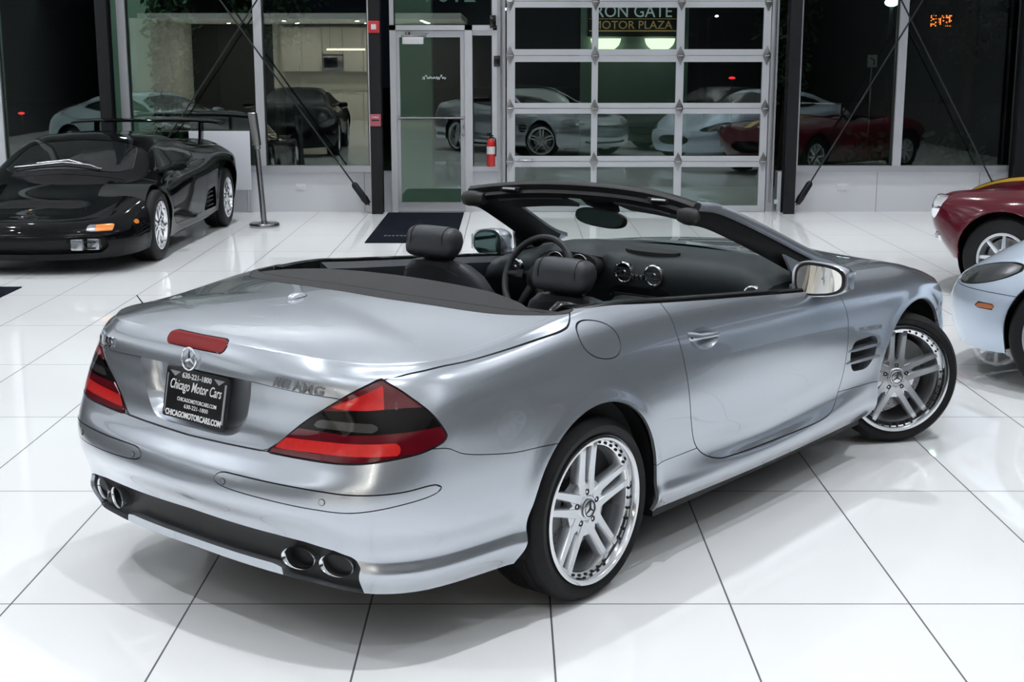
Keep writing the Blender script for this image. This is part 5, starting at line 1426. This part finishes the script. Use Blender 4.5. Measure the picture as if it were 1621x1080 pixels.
for sg in (1, -1):
    for y0 in (.46, .585):
        bm = BM(); add_box(bm, 3.50 - (y0 > .5) * .06, 3.640 - (y0 > .5) * .06, sg * (y0 + .05) - .052, sg * (y0 + .05) + .052, .215, .315, .012); o = bobj('fog_lamp', bm, M['lamp_glass'], dia, 30)
    for k in range(4):
        bm = BM(); add_box(bm, .55, .88, sg * .962 - .02, sg * .962 + .02, .30 + k * .045, .315 + k * .045, .003); bobj('intake_slat', bm, M['black_plastic'], dia, 30)
    # mirror
    bm = BM(); add_loft(bm, [[(1.98 + dx, sg * y, .80 + dz + b) for dx, b in ((-.05, -t), (.06, -t * .6), (.06, t * .6), (-.05, t))] for y, dz, t in ((.80, -.06, .012), (.90, -.01, .02), (.94, .01, .045), (1.06, .02, .045), (1.09, .02, .02))]); bobj('door_mirror', bm, BP, dia, 40)
bm = BM()
for k in range(2): add_box(bm, 3.52, 3.60, -.66, .66, .225 + k * .055, .235 + k * .055)
bobj('grille_slat', bm, M['black_plastic'], dia, 0)
EM = on_top(hd2, 3.28, 0, .004)
bm = BM(); add_prism(bm, [(-.036, .042), (0, .050), (.036, .042), (.036, 0), (.022, -.034), (0, -.050), (-.022, -.034), (-.036, 0)], -.004, .006, 'z', .002, M4=frame_M(EM, (0, 1, 0), (-1, 0, .22)))
em = bobj('shield_badge', bm, M['chrome'], dia, 30)
bm = BM(); add_prism(bm, [(-.014, .010), (.016, .012), (.010, -.006), (-.006, -.014)], .006, .008, 'z', 0, M4=frame_M(EM, (0, 1, 0), (-1, 0, .22))); bobj('badge_figure', bm, M['gold'], em, 0)
bm = BM(); add_tube(bm, [on_top(ws, 2.26, -.50, .022), on_top(ws, 2.24, -.30, .024), on_top(ws, 2.22, -.05, .024), on_top(ws, 2.26, .22, .022), on_top(ws, 2.29, .32, .012)], .010, 8); add_tube(bm, [on_top(ws, 2.29, .34, .02), on_top(ws, 2.20, .0, .03), on_top(ws, 2.22, -.30, .03)], .007, 6); bobj('wiper', bm, M['ss'], dia, 50)
wg = []
bm = BM(); add_loft(bm, [[(-.62 + .22 * math.cos(t) * 1.0, y, 1.145 + .026 * math.sin(t) + .03 * math.cos(t) * .0 - .03 * (abs(y) / .84) ** 4) for t in np.linspace(0, 2 * PI, 17)[:-1]] for y in np.linspace(-.84, .84, 17)])
wing = bobj('rear_wing', bm, BP, dia, 50)
for sg in (1, -1):
    bm = BM(); add_loft(bm, [[(-.62 + a + dx, sg * y + b, z) for a, b in sup(.10, .018, 16, 2.4)] for z, y, dx in ((.88, .60, .06), (1.0, .60, .02), (1.135, .60, 0))]); bobj('wing_post', bm, BP, wing, 50)
pan(dia, ((-.66, .5, .26, .6), (-.42, .55, .18, .6), (-.40, .42, .17, .5), (.40, .42, .15, .5), (.43, .90, .15, .40), (2.22, .90, .14, .40), (2.25, .40, .14, .4), (3.04, .40, .14, .4), (3.08, .80, .13, .38), (3.30, .72, .13, .32), (3.52, .35, .13, .24)))
housings(dia, [(0, .335, .39), (2.65, .325, .375)], .48, .92)
w1 = road_wheel(dia, (2.65, -.955, .325), 0, .325, .225, 10, M['chrome'], .25, 'holes'); c = dup_part(w1, dia); c.location = (2.65, .955, .325); c.rotation_euler = (0, 0, PI)
c = dup_part(w1, dia); c.location = (0, -.99, .325); c = dup_part(w1, dia); c.location = (0, .99, .325); c.rotation_euler = (0, 0, PI)

# ---------------------------------------------------------------- maroon open classic
red = thing('classic_car', 'maroon rounded classic car with yellow bonnet stripes, nose showing at the right edge', 'car', (6.11, 9.80, 0), math.atan2(.62, -.785))
RC = [
 [(-.75, 0, .35), (-.85, 0, .45), (-.9, 0, .60), (-.85, 0, .72), (-.7, 0, .80), (-.5, 0, .85), (-.3, 0, .87)],
 [(-.70, .45, .34), (-.80, .48, .45), (-.84, .50, .60), (-.80, .48, .72), (-.62, .42, .82), (-.4, .25, .86), (-.2, 0, .88)],
 [(-.5, .75, .3), (-.55, .80, .45), (-.55, .82, .60), (-.5, .78, .74), (-.4, .66, .83), (-.2, .4, .87), (0, 0, .88)],
 [(0, .80, .25), (0, .87, .42), (0, .89, .60), (0, .84, .76), (0, .70, .86), (.05, .42, .88), (.1, 0, .89)],
 [(.6, .74, .2), (.6, .80, .4), (.6, .80, .58), (.6, .76, .72), (.6, .68, .80), (.6, .4, .84), (.6, 0, .86)],
 [(1.3, .70, .2), (1.3, .76, .38), (1.3, .77, .55), (1.3, .74, .70), (1.3, .66, .78), (1.35, .4, .87), (1.4, 0, .92)],
 [(1.85, .74, .22), (1.85, .80, .40), (1.85, .82, .56), (1.85, .78, .72), (1.85, .66, .80), (1.9, .4, .89), (1.9, 0, .935)],
 [(2.29, .78, .25), (2.29, .85, .42), (2.29, .87, .58), (2.29, .82, .74), (2.29, .68, .82), (2.3, .42, .86), (2.3, 0, .91)],
 [(2.65, .74, .28), (2.66, .82, .42), (2.68, .83, .56), (2.68, .79, .71), (2.64, .66, .80), (2.6, .40, .82), (2.6, 0, .87)],
 [(2.76, .60, .27), (2.82, .68, .40), (2.89, .70, .55), (2.90, .68, .70), (2.85, .58, .775), (2.78, .34, .765), (2.8, 0, .80)],
 [(2.84, .32, .26), (2.94, .36, .38), (3.0, .36, .50), (3.0, .34, .60), (2.96, .30, .65), (2.92, .16, .68), (2.92, 0, .69)],
 [(2.86, 0, .26), (2.98, 0, .36), (3.06, 0, .46), (3.06, 0, .52), (3.03, 0, .56), (3.01, 0, .575), (3.0, 0, .58)]]
RA = [(0, .33, .37), (2.29, .33, .36)]
B = arch_flare(loft_cols(RC, 150, 6), RA, .015)
for a in RA: B = cut_arch(B, *a)
_, B = clip(B, fpoly(B, round_poly([(.25, -.3), (.25, .50), (.45, .58), (1.15, .57), (1.30, .50), (1.32, -.3)], .05), 'xw', lambda x, w, z, v: v > 3.5))
B, gf, gw = recess(B, lambda s: fpoly(s, sup(.34, .11, 30, 2.4) + np.array([0, .46]) if False else [(p[0], p[1] + .46) for p in sup(.34, .10, 30, 2.4)], 'wz', lambda x, w, z, v: x > 2.7), .08, (-1, 0, 0))
bn, bb, B = cut(B, lambda s: fpoly(s, round_poly([(2.86, -.3), (2.84, .28), (2.3, .42), (1.42, .50), (1.40, -.3)], .05), 'xw', lambda x, w, z, v: v > 4.2), .005)
x, w, z, a, v = col(bn); st1, bn2 = clip(bn, np.maximum(w - .22, .06 - w))
sobj('body', merge(flange(both(B), .012), both(gw)), M['maroon'], red)
bo = sobj('bonnet', both(bn2), M['maroon'], red, .01); tag(sobj('bonnet_stripes', both(st1), M['yellow'], bo, .004), 'yellow racing stripes')
sobj('panel_seals', both(bb).shift(-.006), M['gap'], red); sobj('grille', both(gf), M['gap'], red)
for sg in (1, -1):
    bm = BM(); m = frame_M((2.880, sg * .665, .665), (-.25 * sg, -1, 0), (-.10, 0, 1)) if True else None
    m = Matrix.Translation((2.872, sg * .645, .672)) @ Matrix.Rotation(-sg * .03, 4, 'Z') @ Matrix.Rotation(-.08, 4, 'Y')
    add_lathe(bm, [(.100, -.07), (.106, .0), (.104, .022), (.094, .032), (.088, .024)], 36, 'x', 0, False, m); hl_ = bobj('headlamp_ring', bm, M['chrome'], red, 40)
    bm = BM(); add_lathe(bm, [(.09, .018), (.08, .036), (.05, .048), (.0, .052)], 32, 'x', 0, False, m); bobj('headlamp_glass', bm, M['dark_lamp'], hl_, 50)
    bm = BM(); m = Matrix.Translation((2.858, sg * .648, .448)) @ Matrix.Rotation(sg * .35, 4, 'Z'); add_lathe(bm, [(.048, -.05), (.05, .0), (.046, .012), (.036, .016)], 24, 'x', 0, False, m); add_lathe(bm, [(.036, .012), (.026, .034), (.0, .042)], 24, 'x', 1, False, m); bobj('indicator', bm, [M['chrome'], M['lamp_glass']], red, 40)
    bm = BM(); add_box(bm, 1.35, 1.40, sg * .55 - .01, sg * .55 + .01, .82, 1.12, .004); add_box(bm, 1.36, 1.38, min(0, sg * .55), max(0, sg * .55), 1.10, 1.12, .003); bobj('windscreen_frame', bm, M['chrome'], red, 30)
    bm = BM(); add_loft(bm, [[(xx, sg * .27 + p[0], zz + p[1]) for p in sup(.20, tt, 20, 3)] for xx, zz, tt in ((.42, .66, .20), (.50, .62, .22), (.58, .50, .12), (.95, .44, .10), (1.05, .42, .06))]); bobj('seat', bm, M['leather'], red, 50)
bm = BM(); add_box(bm, .24, 1.34, -.62, .62, .24, .28); add_box(bm, .22, .27, -.6, .6, .26, .80); add_box(bm, 1.30, 1.34, -.6, .6, .26, .80); bobj('cabin_tub', bm, M['carpet'], red, 0)
pan(red, ((-.62, .4, .3, .6), (-.42, .5, .22, .6), (-.38, .40, .2, .5), (.37, .40, .18, .5), (.40, .68, .17, .24), (1.9, .68, .17, .24), (1.93, .38, .18, .5), (2.66, .38, .2, .5), (2.70, .5, .26, .5), (2.85, .28, .26, .4)))
housings(red, [(0, .33, .375), (2.29, .33, .365)], .42, .79)
w1 = road_wheel(red, (2.29, -.80, .32), 0, .32, .20, 8, M['alloy'], .23); c = dup_part(w1, red); c.location = (2.29, .80, .32); c.rotation_euler = (0, 0, PI)
c = dup_part(w1, red); c.location = (0, -.82, .32); c = dup_part(w1, red); c.location = (0, .82, .32); c.rotation_euler = (0, 0, PI)

# ---------------------------------------------------------------- coupe shape (three of them)
CC_ = [
 [(-.8, 0, .3), (-.9, 0, .45), (-.92, 0, .62), (-.9, 0, .80), (-.8, 0, .94), (-.7, 0, .97), (-.6, 0, .99)],
 [(-.76, .5, .3), (-.86, .52, .45), (-.88, .52, .62), (-.85, .5, .80), (-.72, .45, .94), (-.6, .25, .98), (-.5, 0, 1.02)],
 [(-.55, .82, .28), (-.62, .86, .45), (-.62, .87, .62), (-.58, .82, .80), (-.45, .66, .95), (-.25, .4, 1.06), (-.15, 0, 1.11)],
 [(0, .88, .25), (0, .92, .42), (0, .93, .62), (0, .90, .81), (0, .72, .95), (.05, .55, 1.11), (.1, 0, 1.18)],
 [(.7, .84, .2), (.7, .88, .38), (.7, .89, .58), (.7, .86, .79), (.7, .72, .91), (.7, .55, 1.18), (.7, 0, 1.26)],
 [(1.3, .84, .2), (1.3, .87, .36), (1.3, .88, .56), (1.3, .86, .79), (1.3, .73, .89), (1.22, .54, 1.18), (1.2, 0, 1.26)],
 [(1.9, .86, .2), (1.9, .89, .38), (1.9, .89, .57), (1.9, .87, .78), (1.9, .73, .87), (1.7, .6, 1.01), (1.6, 0, 1.12)],
 [(2.25, .87, .22), (2.25, .91, .4), (2.25, .91, .58), (2.25, .87, .77), (2.25, .72, .915), (2.15, .45, .955), (2.1, 0, .97)],
 [(2.6, .88, .24), (2.6, .92, .4), (2.6, .92, .58), (2.6, .87, .75), (2.6, .72, .90), (2.5, .4, .945), (2.45, 0, .955)],
 [(2.98, .82, .2), (3.0, .87, .33), (3.0, .88, .50), (2.97, .82, .69), (2.92, .66, .83), (2.8, .36, .895), (2.75, 0, .905)],
 [(3.24, .66, .19), (3.28, .70, .32), (3.29, .71, .48), (3.24, .65, .625), (3.15, .50, .725), (3.0, .28, .785), (2.95, 0, .795)],
 [(3.40, .35, .18), (3.44, .37, .30), (3.45, .37, .46), (3.40, .35, .57), (3.30, .27, .63), (3.18, .15, .665), (3.15, 0, .67)],
 [(3.46, 0, .18), (3.5, 0, .30), (3.5, 0, .45), (3.45, 0, .56), (3.36, 0, .605), (3.27, 0, .63), (3.22, 0, .64)]]
CA = [(0, .34, .375), (2.58, .34, .362)]
def coupe(loc, rz, label, paint):
    t = thing('coupe_car', label, 'car', loc, rz)
    B = arch_flare(loft_cols(CC_, 170, 6), CA)
    for a in CA: B = cut_arch(B, *a)
    gl = []
    ws, g1, B = cut(B, lambda s: fpoly(s, round_poly([(2.06, -.3), (2.02, .40), (1.86, .60), (1.42, .52), (1.30, -.3)], .06), 'xw', lambda x, w, z, v: v > 4.2), .01)
    sd, g2, B = cut(B, lambda s: fpoly(s, round_poly([(1.86, .90), (1.55, 1.05), (1.2, 1.155), (.7, 1.16), (.25, 1.07), (.10, 1.0), (.5, .945)], .05), 'xz', lambda x, w, z, v: (v > 3.8) & (v < 5.2) & (w > .5)), .01)
    hl, g3, B = cut(B, lambda s: np.where(np.abs(s.V[:, 1]) > .40, (np.hypot((s.V[:, 0] - 3.10) / .235, (s.V[:, 2] - .640 + .27 * (s.V[:, 0] - 3.10)) / .050) - 1) * .05, 1.0), .005)
    mk, g4, B = cut(B, lambda s: fpoly(s, round_poly([(3.01, .450), (3.14, .450), (3.14, .482), (3.01, .482)], .012), 'xz', lambda x, w, z, v: w > .5), .004)
    bn, g5, B = cut(B, lambda s: fpoly(s, round_poly([(3.24, -.3), (3.14, .30), (2.9, .52), (2.3, .64), (2.12, .58), (2.16, -.3)], .05), 'xw', lambda x, w, z, v: v > 3.6), .005)
    bp, g6, B = cut(B, lambda s: np.maximum(s.V[:, 2] - .545 - .0 * s.V[:, 0], 2.72 - s.V[:, 0]), .004)
    bp, gf, gw = recess(bp, lambda s: fpoly(s, [(p[0], p[1] + .40) for p in sup(.36, .085, 30, 2.6)], 'wz', lambda x, w, z, v: x > 3.2), .05, (-1, 0, 0))
    dr, g7, B = cut(B, lambda s: fpoly(s, round_poly([(2.02, .85), (2.0, .45), (1.9, .27), (.75, .27), (.62, .45), (.55, .90), (1.2, .875)], .08), 'xz', lambda x, w, z, v: (w > .6) & (v < 4.4)), .006)
    sobj('body', both(B), paint, t, .012); sobj('bonnet', both(bn), paint, t, .01); sobj('front_bumper', merge(flange(both(bp), .01), both(gw)), paint, t); sobj('grille', both(gf), M['gap'], t)
    sobj('windscreen', both(ws), M['tinted'], t, .008); sobj('panel_seals', both(merge(g1, g2, g3, g4, g5, g6, g7)).shift(-.006), M['gap'], t)
    for f in (lambda q: q, lambda q: q.mirror()):
        sobj('side_window', f(sd), M['tinted'], t, .008); sobj('door', f(dr), paint, t, .01)
        h = sobj('headlamp', f(hl), M['dark_lamp'], t, .01); tag(sobj('side_marker', f(mk), M['amber_dark'], t, .008), 'amber side marker')
        sg = -1 if f(hl).V[0, 1] < 0 else 1
        bm = BM(); add_lathe(bm, [(.032, -.03), (.034, .0), (.0, .008)], 20, 'x', 0, False, Matrix.Translation((3.13, sg * .655, .63)) @ Matrix.Rotation(sg * .75, 4, 'Z')); bobj('lamp_projector', bm, M['gap'], h, 40)
        bm = BM(); add_loft(bm, [[(1.75 + dx, sg * y, .93 + b) for dx, b in ((-.05, -tt), (.06, -tt * .6), (.06, tt * .6), (-.05, tt))] for y, tt in ((.74, .012), (.84, .02), (.88, .055), (1.0, .055), (1.03, .03))]); bobj('door_mirror', bm, paint, t, 40)
    pan(t, ((-.70, .45, .26, .6), (-.46, .50, .2, .6), (-.40, .42, .18, .5), (.40, .42, .16, .5), (.44, .80, .16, .24), (2.18, .80, .16, .24), (2.21, .42, .16, .45), (3.0, .42, .17, .45), (3.04, .70, .18, .40), (3.30, .42, .18, .35)))
    housings(t, [(0, .34, .38), (2.58, .34, .366)], .46, .80)
    w1 = road_wheel(t, (2.58, -.88, .335), 0, .335, .25, 7, M['alloy'], .24); c = dup_part(w1, t); c.location = (2.58, .88, .335); c.rotation_euler = (0, 0, PI)
    c = dup_part(w1, t); c.location = (0, -.885, .335); c = dup_part(w1, t); c.location = (0, .885, .335); c.rotation_euler = (0, 0, PI)
    return t
def recoloured(src, loc, rz, label, paint, old):
    n = dup(src, loc, rz, label)
    for ch in n.children:
        if ch.type == 'MESH' and ch.data.materials and ch.data.materials[0] == old:
            ch.data = ch.data.copy(); ch.data.materials[0] = paint
    return n
ast = coupe((5.60, 6.40, 0), math.atan2(.64, -.77), 'pale silver-blue coupe whose nose comes in at the right edge beside the convertible', M['ice_blue'])
recoloured(ast, (-7.2, 8.6, 0), math.atan2(.55, .83), 'pale blue coupe on the left side of the hall, seen mirrored in the left windows', M['teal_car'], M['ice_blue'])
recoloured(ast, (-4.35, 4.3, 0), math.atan2(.99, .05), 'black coupe facing the windows on the left, seen mirrored before the kitchenette', M['black_paint'], M['ice_blue'])
recoloured(ast, (5.3, 3.33, 0), math.atan2(.64, -.77), 'unseen black coupe added beyond the right edge to darken the silver flank', M['black_paint'], M['ice_blue'])  # coupe added out of view so the silver flank mirrors something dark
# ================================================================ night outside the glass
def gtag(o, **k): return tag(o, **k)
slab('ground_outside', [(-40, 40, YW + .18, 90, -.15, -.02)], M['asphalt'])
slab('pavement_outside', [(-12, 12, YW + .18, 20.2, -.02, .0)], M['concrete'])
bm = BM(); add_box(bm, -3, 40, 24.5, 27, -.02, .05); tag(bobj('lawn', bm, M['grass'], None, 0), 'strip of dim grass across the yard', 'lawn', kind='structure')
# sign on its wall
t = thing('monument_sign', 'lit roadside sign with pale and gold capital letters seen through the garage door', 'sign', (2.12, 24.0, 0))
bm = BM(); add_box(bm, -.92, .92, .10, .35, 0, 2.95); bobj('sign_wall', bm, M['concrete'], t, 0)
bm = BM(); add_box(bm, -.80, .80, .02, .10, 2.20, 3.0, .01); sb = bobj('sign_board', bm, M['sign_green'], t, 0)
bm = BM(); add_box(bm, -.78, .72, .012, .02, 2.285, 2.305); add_box(bm, -.78, .72, .012, .02, 2.49, 2.50); add_box(bm, .74, .755, .012, .02, 2.25, 2.98); bobj('sign_lines', bm, M['gold'], sb, 0)
text_obj('sign_lettering', 'IRON GATE', .28, M['sign_white'], sb, frame_M((-.06, .012, 2.62), (1, 0, 0), (0, 0, 1)), depth=.006, width=1.36)
text_obj('sign_lettering', 'MOTOR PLAZA', .19, M['gold'], sb, frame_M((-.04, .012, 2.395), (1, 0, 0), (0, 0, 1)), depth=.006, width=1.34)
for x in (-.50, .42):  # emissive half domes stand in for the floodlit glow patches
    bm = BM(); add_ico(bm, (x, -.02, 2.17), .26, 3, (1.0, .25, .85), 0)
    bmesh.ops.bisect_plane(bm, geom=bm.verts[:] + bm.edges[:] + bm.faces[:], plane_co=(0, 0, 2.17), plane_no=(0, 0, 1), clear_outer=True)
    bmesh.ops.holes_fill(bm, edges=bm.edges[:]); bobj('flood_glow', bm, M['flood'], t, 60)
# street lamp, led board, dots of traffic
def pole_lamp(x, y, z, r, label, arm=0):
    t = thing('street_lamp', label, 'street lamp', (x, y, -.02)); bm = BM(); add_tube(bm, [(0, 0, 0), (0, 0, z), (arm, 0, z + .15)], [.07, .05, .04], 10); bobj('pole', bm, M['night_wall'], t, 50)
    bm = BM(); add_ico(bm, (arm, 0, z + .10), r, 2, (1, 1, .6)); bobj('lamp_head', bm, M['lamp_white'], t, 60); return t
pole_lamp(10.75, 40, 3.30, .20, 'bright white street lamp at the top of the right-hand windows')
pole_lamp(-.2, 44, 3.25, .08, 'small distant street lamp seen through the left column of garage door panes')
pole_lamp(6.4, 46, 3.1, .06, 'small distant street lamp seen through the right column of garage door panes', .3)
t = thing('led_sign', 'small orange dot-matrix display glowing high in the right-hand window', 'sign', (13.4, 44, 2.95))
bm = BM(); add_box(bm, -.40, .40, .01, .10, -.20, .26); bobj('display_case', bm, M['gap'], t, 0)
bm = BM(); random.seed(3)
for i in range(14):
    for j in range(7):
        if random.random() < .62 and i not in (4, 9): add_box(bm, -.33 + i * .047, -.33 + i * .047 + .036, -.005, .01, -.14 + j * .05, -.14 + j * .05 + .038)
bobj('led_dots', bm, M['led_red'], t, 0)
bm = BM(); add_tube(bm, [(0, .05, -.2), (0, .05, -2.97)], .05, 8); bobj('pole', bm, M['night_wall'], t, 50)
t = thing('road_sign', 'small pale square arrow sign outside the first right-hand window', 'sign', (5.30, 20.6, 0)); bm = BM(); add_box(bm, -.07, .07, 0, .012, 1.71, 1.89); bobj('sign_face', bm, M['white_wall'], t, 0)
bm = BM(); add_tube(bm, [(.025, -.004, 1.745), (.025, -.004, 1.81), (-.03, -.004, 1.845)], .010, 6); bobj('arrow', bm, M['gap'], t, 0); bm = BM(); add_tube(bm, [(0, .03, -.02), (0, .03, 1.72)], .02, 8); bobj('post', bm, M['ss'], t, 40)
for p, lb in (((-12.6, 36, .45), 'small red lamp glowing on a post far off in the leftmost window'), ((5.6, 35.5, 1.35), 'small red light dot on a post seen through the right garage door pane')):
    t = thing('marker_post', lb, 'light', (p[0], p[1], -.02)); bm = BM(); add_tube(bm, [(0, .03, 0), (0, .03, p[2] + .08)], .025, 8); bobj('post', bm, M['night_wall'], t, 50)
    bm = BM(); add_ico(bm, (0, -.02, p[2] + .02), .055, 2, (1.6, 1, .6)); bobj('red_lamp', bm, M['red_dot'], t, 60)
# far buildings
for (x0, x1, y0, y1, z1, lb) in ((-34, -12, 58, 66, 5, 'dark low building far off beyond the left windows'), (8, 36, 60, 68, 6.5, 'dark long building with pale roof band beyond the right windows')):
    t = thing('far_building', lb, 'building', ((x0 + x1) / 2, y0, -.02)); w = (x1 - x0) / 2
    bm = BM(); add_box(bm, -w, w, 0, y1 - y0, 0, z1); bobj('wall', bm, M['night_wall'], t, 0)
    bm = BM(); add_box(bm, -w - .2, w + .2, -.3, y1 - y0, z1, z1 + .5); bobj('roof', bm, M['concrete'], t, 0)
# trees
def tree(x, y, h, r, label, n=700, trunk=.12, leafs=.12, z0=None, name='tree'):
    t = thing(name, label, 'tree', (x, y, -.02)); rnd = random.Random(int(x * 100 + y))
    bm = BM(); add_tube(bm, [(0, 0, 0), (.05, 0, h * .4), (-.03, .05, h * .75)], [trunk, trunk * .75, trunk * .3], 10); bobj('trunk', bm, M['bark'], t, 60)
    bm = BM(); z0 = h * .3 if z0 is None else z0
    for k in range(n):
        a = rnd.uniform(0, 2 * PI); q = rnd.random() ** .5; zz = rnd.uniform(z0, h); rr = r * q * (math.sin(PI * min(max((zz - z0) / (h - z0), .08), .95)) ** .5)
        c = Vector((rr * math.cos(a), rr * math.sin(a), zz)); d1 = Vector((rnd.uniform(-1, 1), rnd.uniform(-1, 1), rnd.uniform(-1, .6))).normalized() * leafs * rnd.uniform(.6, 1.3); d2 = d1.orthogonal().normalized() * leafs * .5
        vs = [bm.verts.new(c + q2) for q2 in (Vector((0, 0, 0)), d1 * .5 + d2 * .6, d1, d1 * .5 - d2 * .6)]; bm.faces.new(vs)
    bobj('foliage', bm, M['leaf'], t, 0); return t
tree(-4.72, 19.6, 4.1, .36, 'leafy tree close outside the left window', 1500, .10, .11, .25)
tree(-3.4, 20.5, 4.8, .9, 'loose leafy tree outside the window behind the stanchion', 900, .09, .12, 2.0)
tree(4.3, 21.8, 4.0, .5, 'slim dark tree outside the first right-hand window', 900, .12, .13)
tree(8.0, 24.6, 6.0, 1.0, 'dark tree outside the far right window', 900, .14, .15)
for i, (x, y, w_) in enumerate(((6.3, 19.6, .42), (8.0, 19.9, .5), (5.0, 19.4, .3))):
    bm = BM(); rnd = random.Random(i + 50)
    for k in range(500):
        c = Vector((x + rnd.uniform(-w_, w_), y + rnd.gauss(0, .2), abs(rnd.gauss(0, .32)))); d1 = Vector((rnd.uniform(-1, 1), rnd.uniform(-1, 1), rnd.uniform(-.3, 1))).normalized() * .13; d2 = d1.orthogonal().normalized() * .06
        bm.faces.new([bm.verts.new(c + q2) for q2 in (Vector((0, 0, 0)), d1 * .5 + d2, d1, d1 * .5 - d2)])
    tag(bobj('shrub', bm, M['leaf'], None, 0), ('low shrub outside the window right of the garage door column', 'low shrub outside the window behind the maroon car', 'small shrub at the foot of the mullion outside')[i], 'shrub', 'shrubs outside the right-hand windows')
# lit wall outside on the left
bm = BM(); add_box(bm, -5.78, -5.20, 20.4, 20.8, -.02, 4.2); tag(bobj('concrete_pier', bm, M['concrete'], None, 0), 'pale lit concrete pier outside the left window', 'pier')
bm = BM(); add_box(bm, -1.70, -1.12, 20.0, 20.4, -.02, 4.2); tag(bobj('concrete_pier', bm, M['concrete'], None, 0), 'pale lit concrete pier outside the glazed entrance door', 'pier')
# yard lights under the canopy outside
for i, (x, y, e) in enumerate(((-5.2, 18.4, 60), (-1.4, 18.4, 14), (1.6, 22.8, 16), (6.5, 20.5, 10))):
    t = thing('canopy_light', 'lamp under the canopy outside, one of four', 'light', (x, y, 4.2), 0, 'lamps under the canopy outside')
    bm = BM(); add_lathe(bm, [(.12, 0), (.12, -.05), (.09, -.06), (.09, -.02), (0, -.02)], 20, 'z'); bobj('lamp_housing', bm, M['white_plastic'], t, 40)
    L = bpy.data.lights.new('lamp', 'AREA'); L.shape = 'DISK'; L.size = .16; L.energy = e; L.color = (.80, 1, .88); lo = bpy.data.objects.new('lamp', L); COL.objects.link(lo); lo.parent = t; lo.location = (0, 0, -.03)
bm = BM(); add_box(bm, -12, 12, YW + .2, 23.5, 4.25, 4.4); tag(bobj('canopy', bm, M['night_wall'], None, 0), 'dark canopy over the pavement outside', 'canopy', kind='structure')
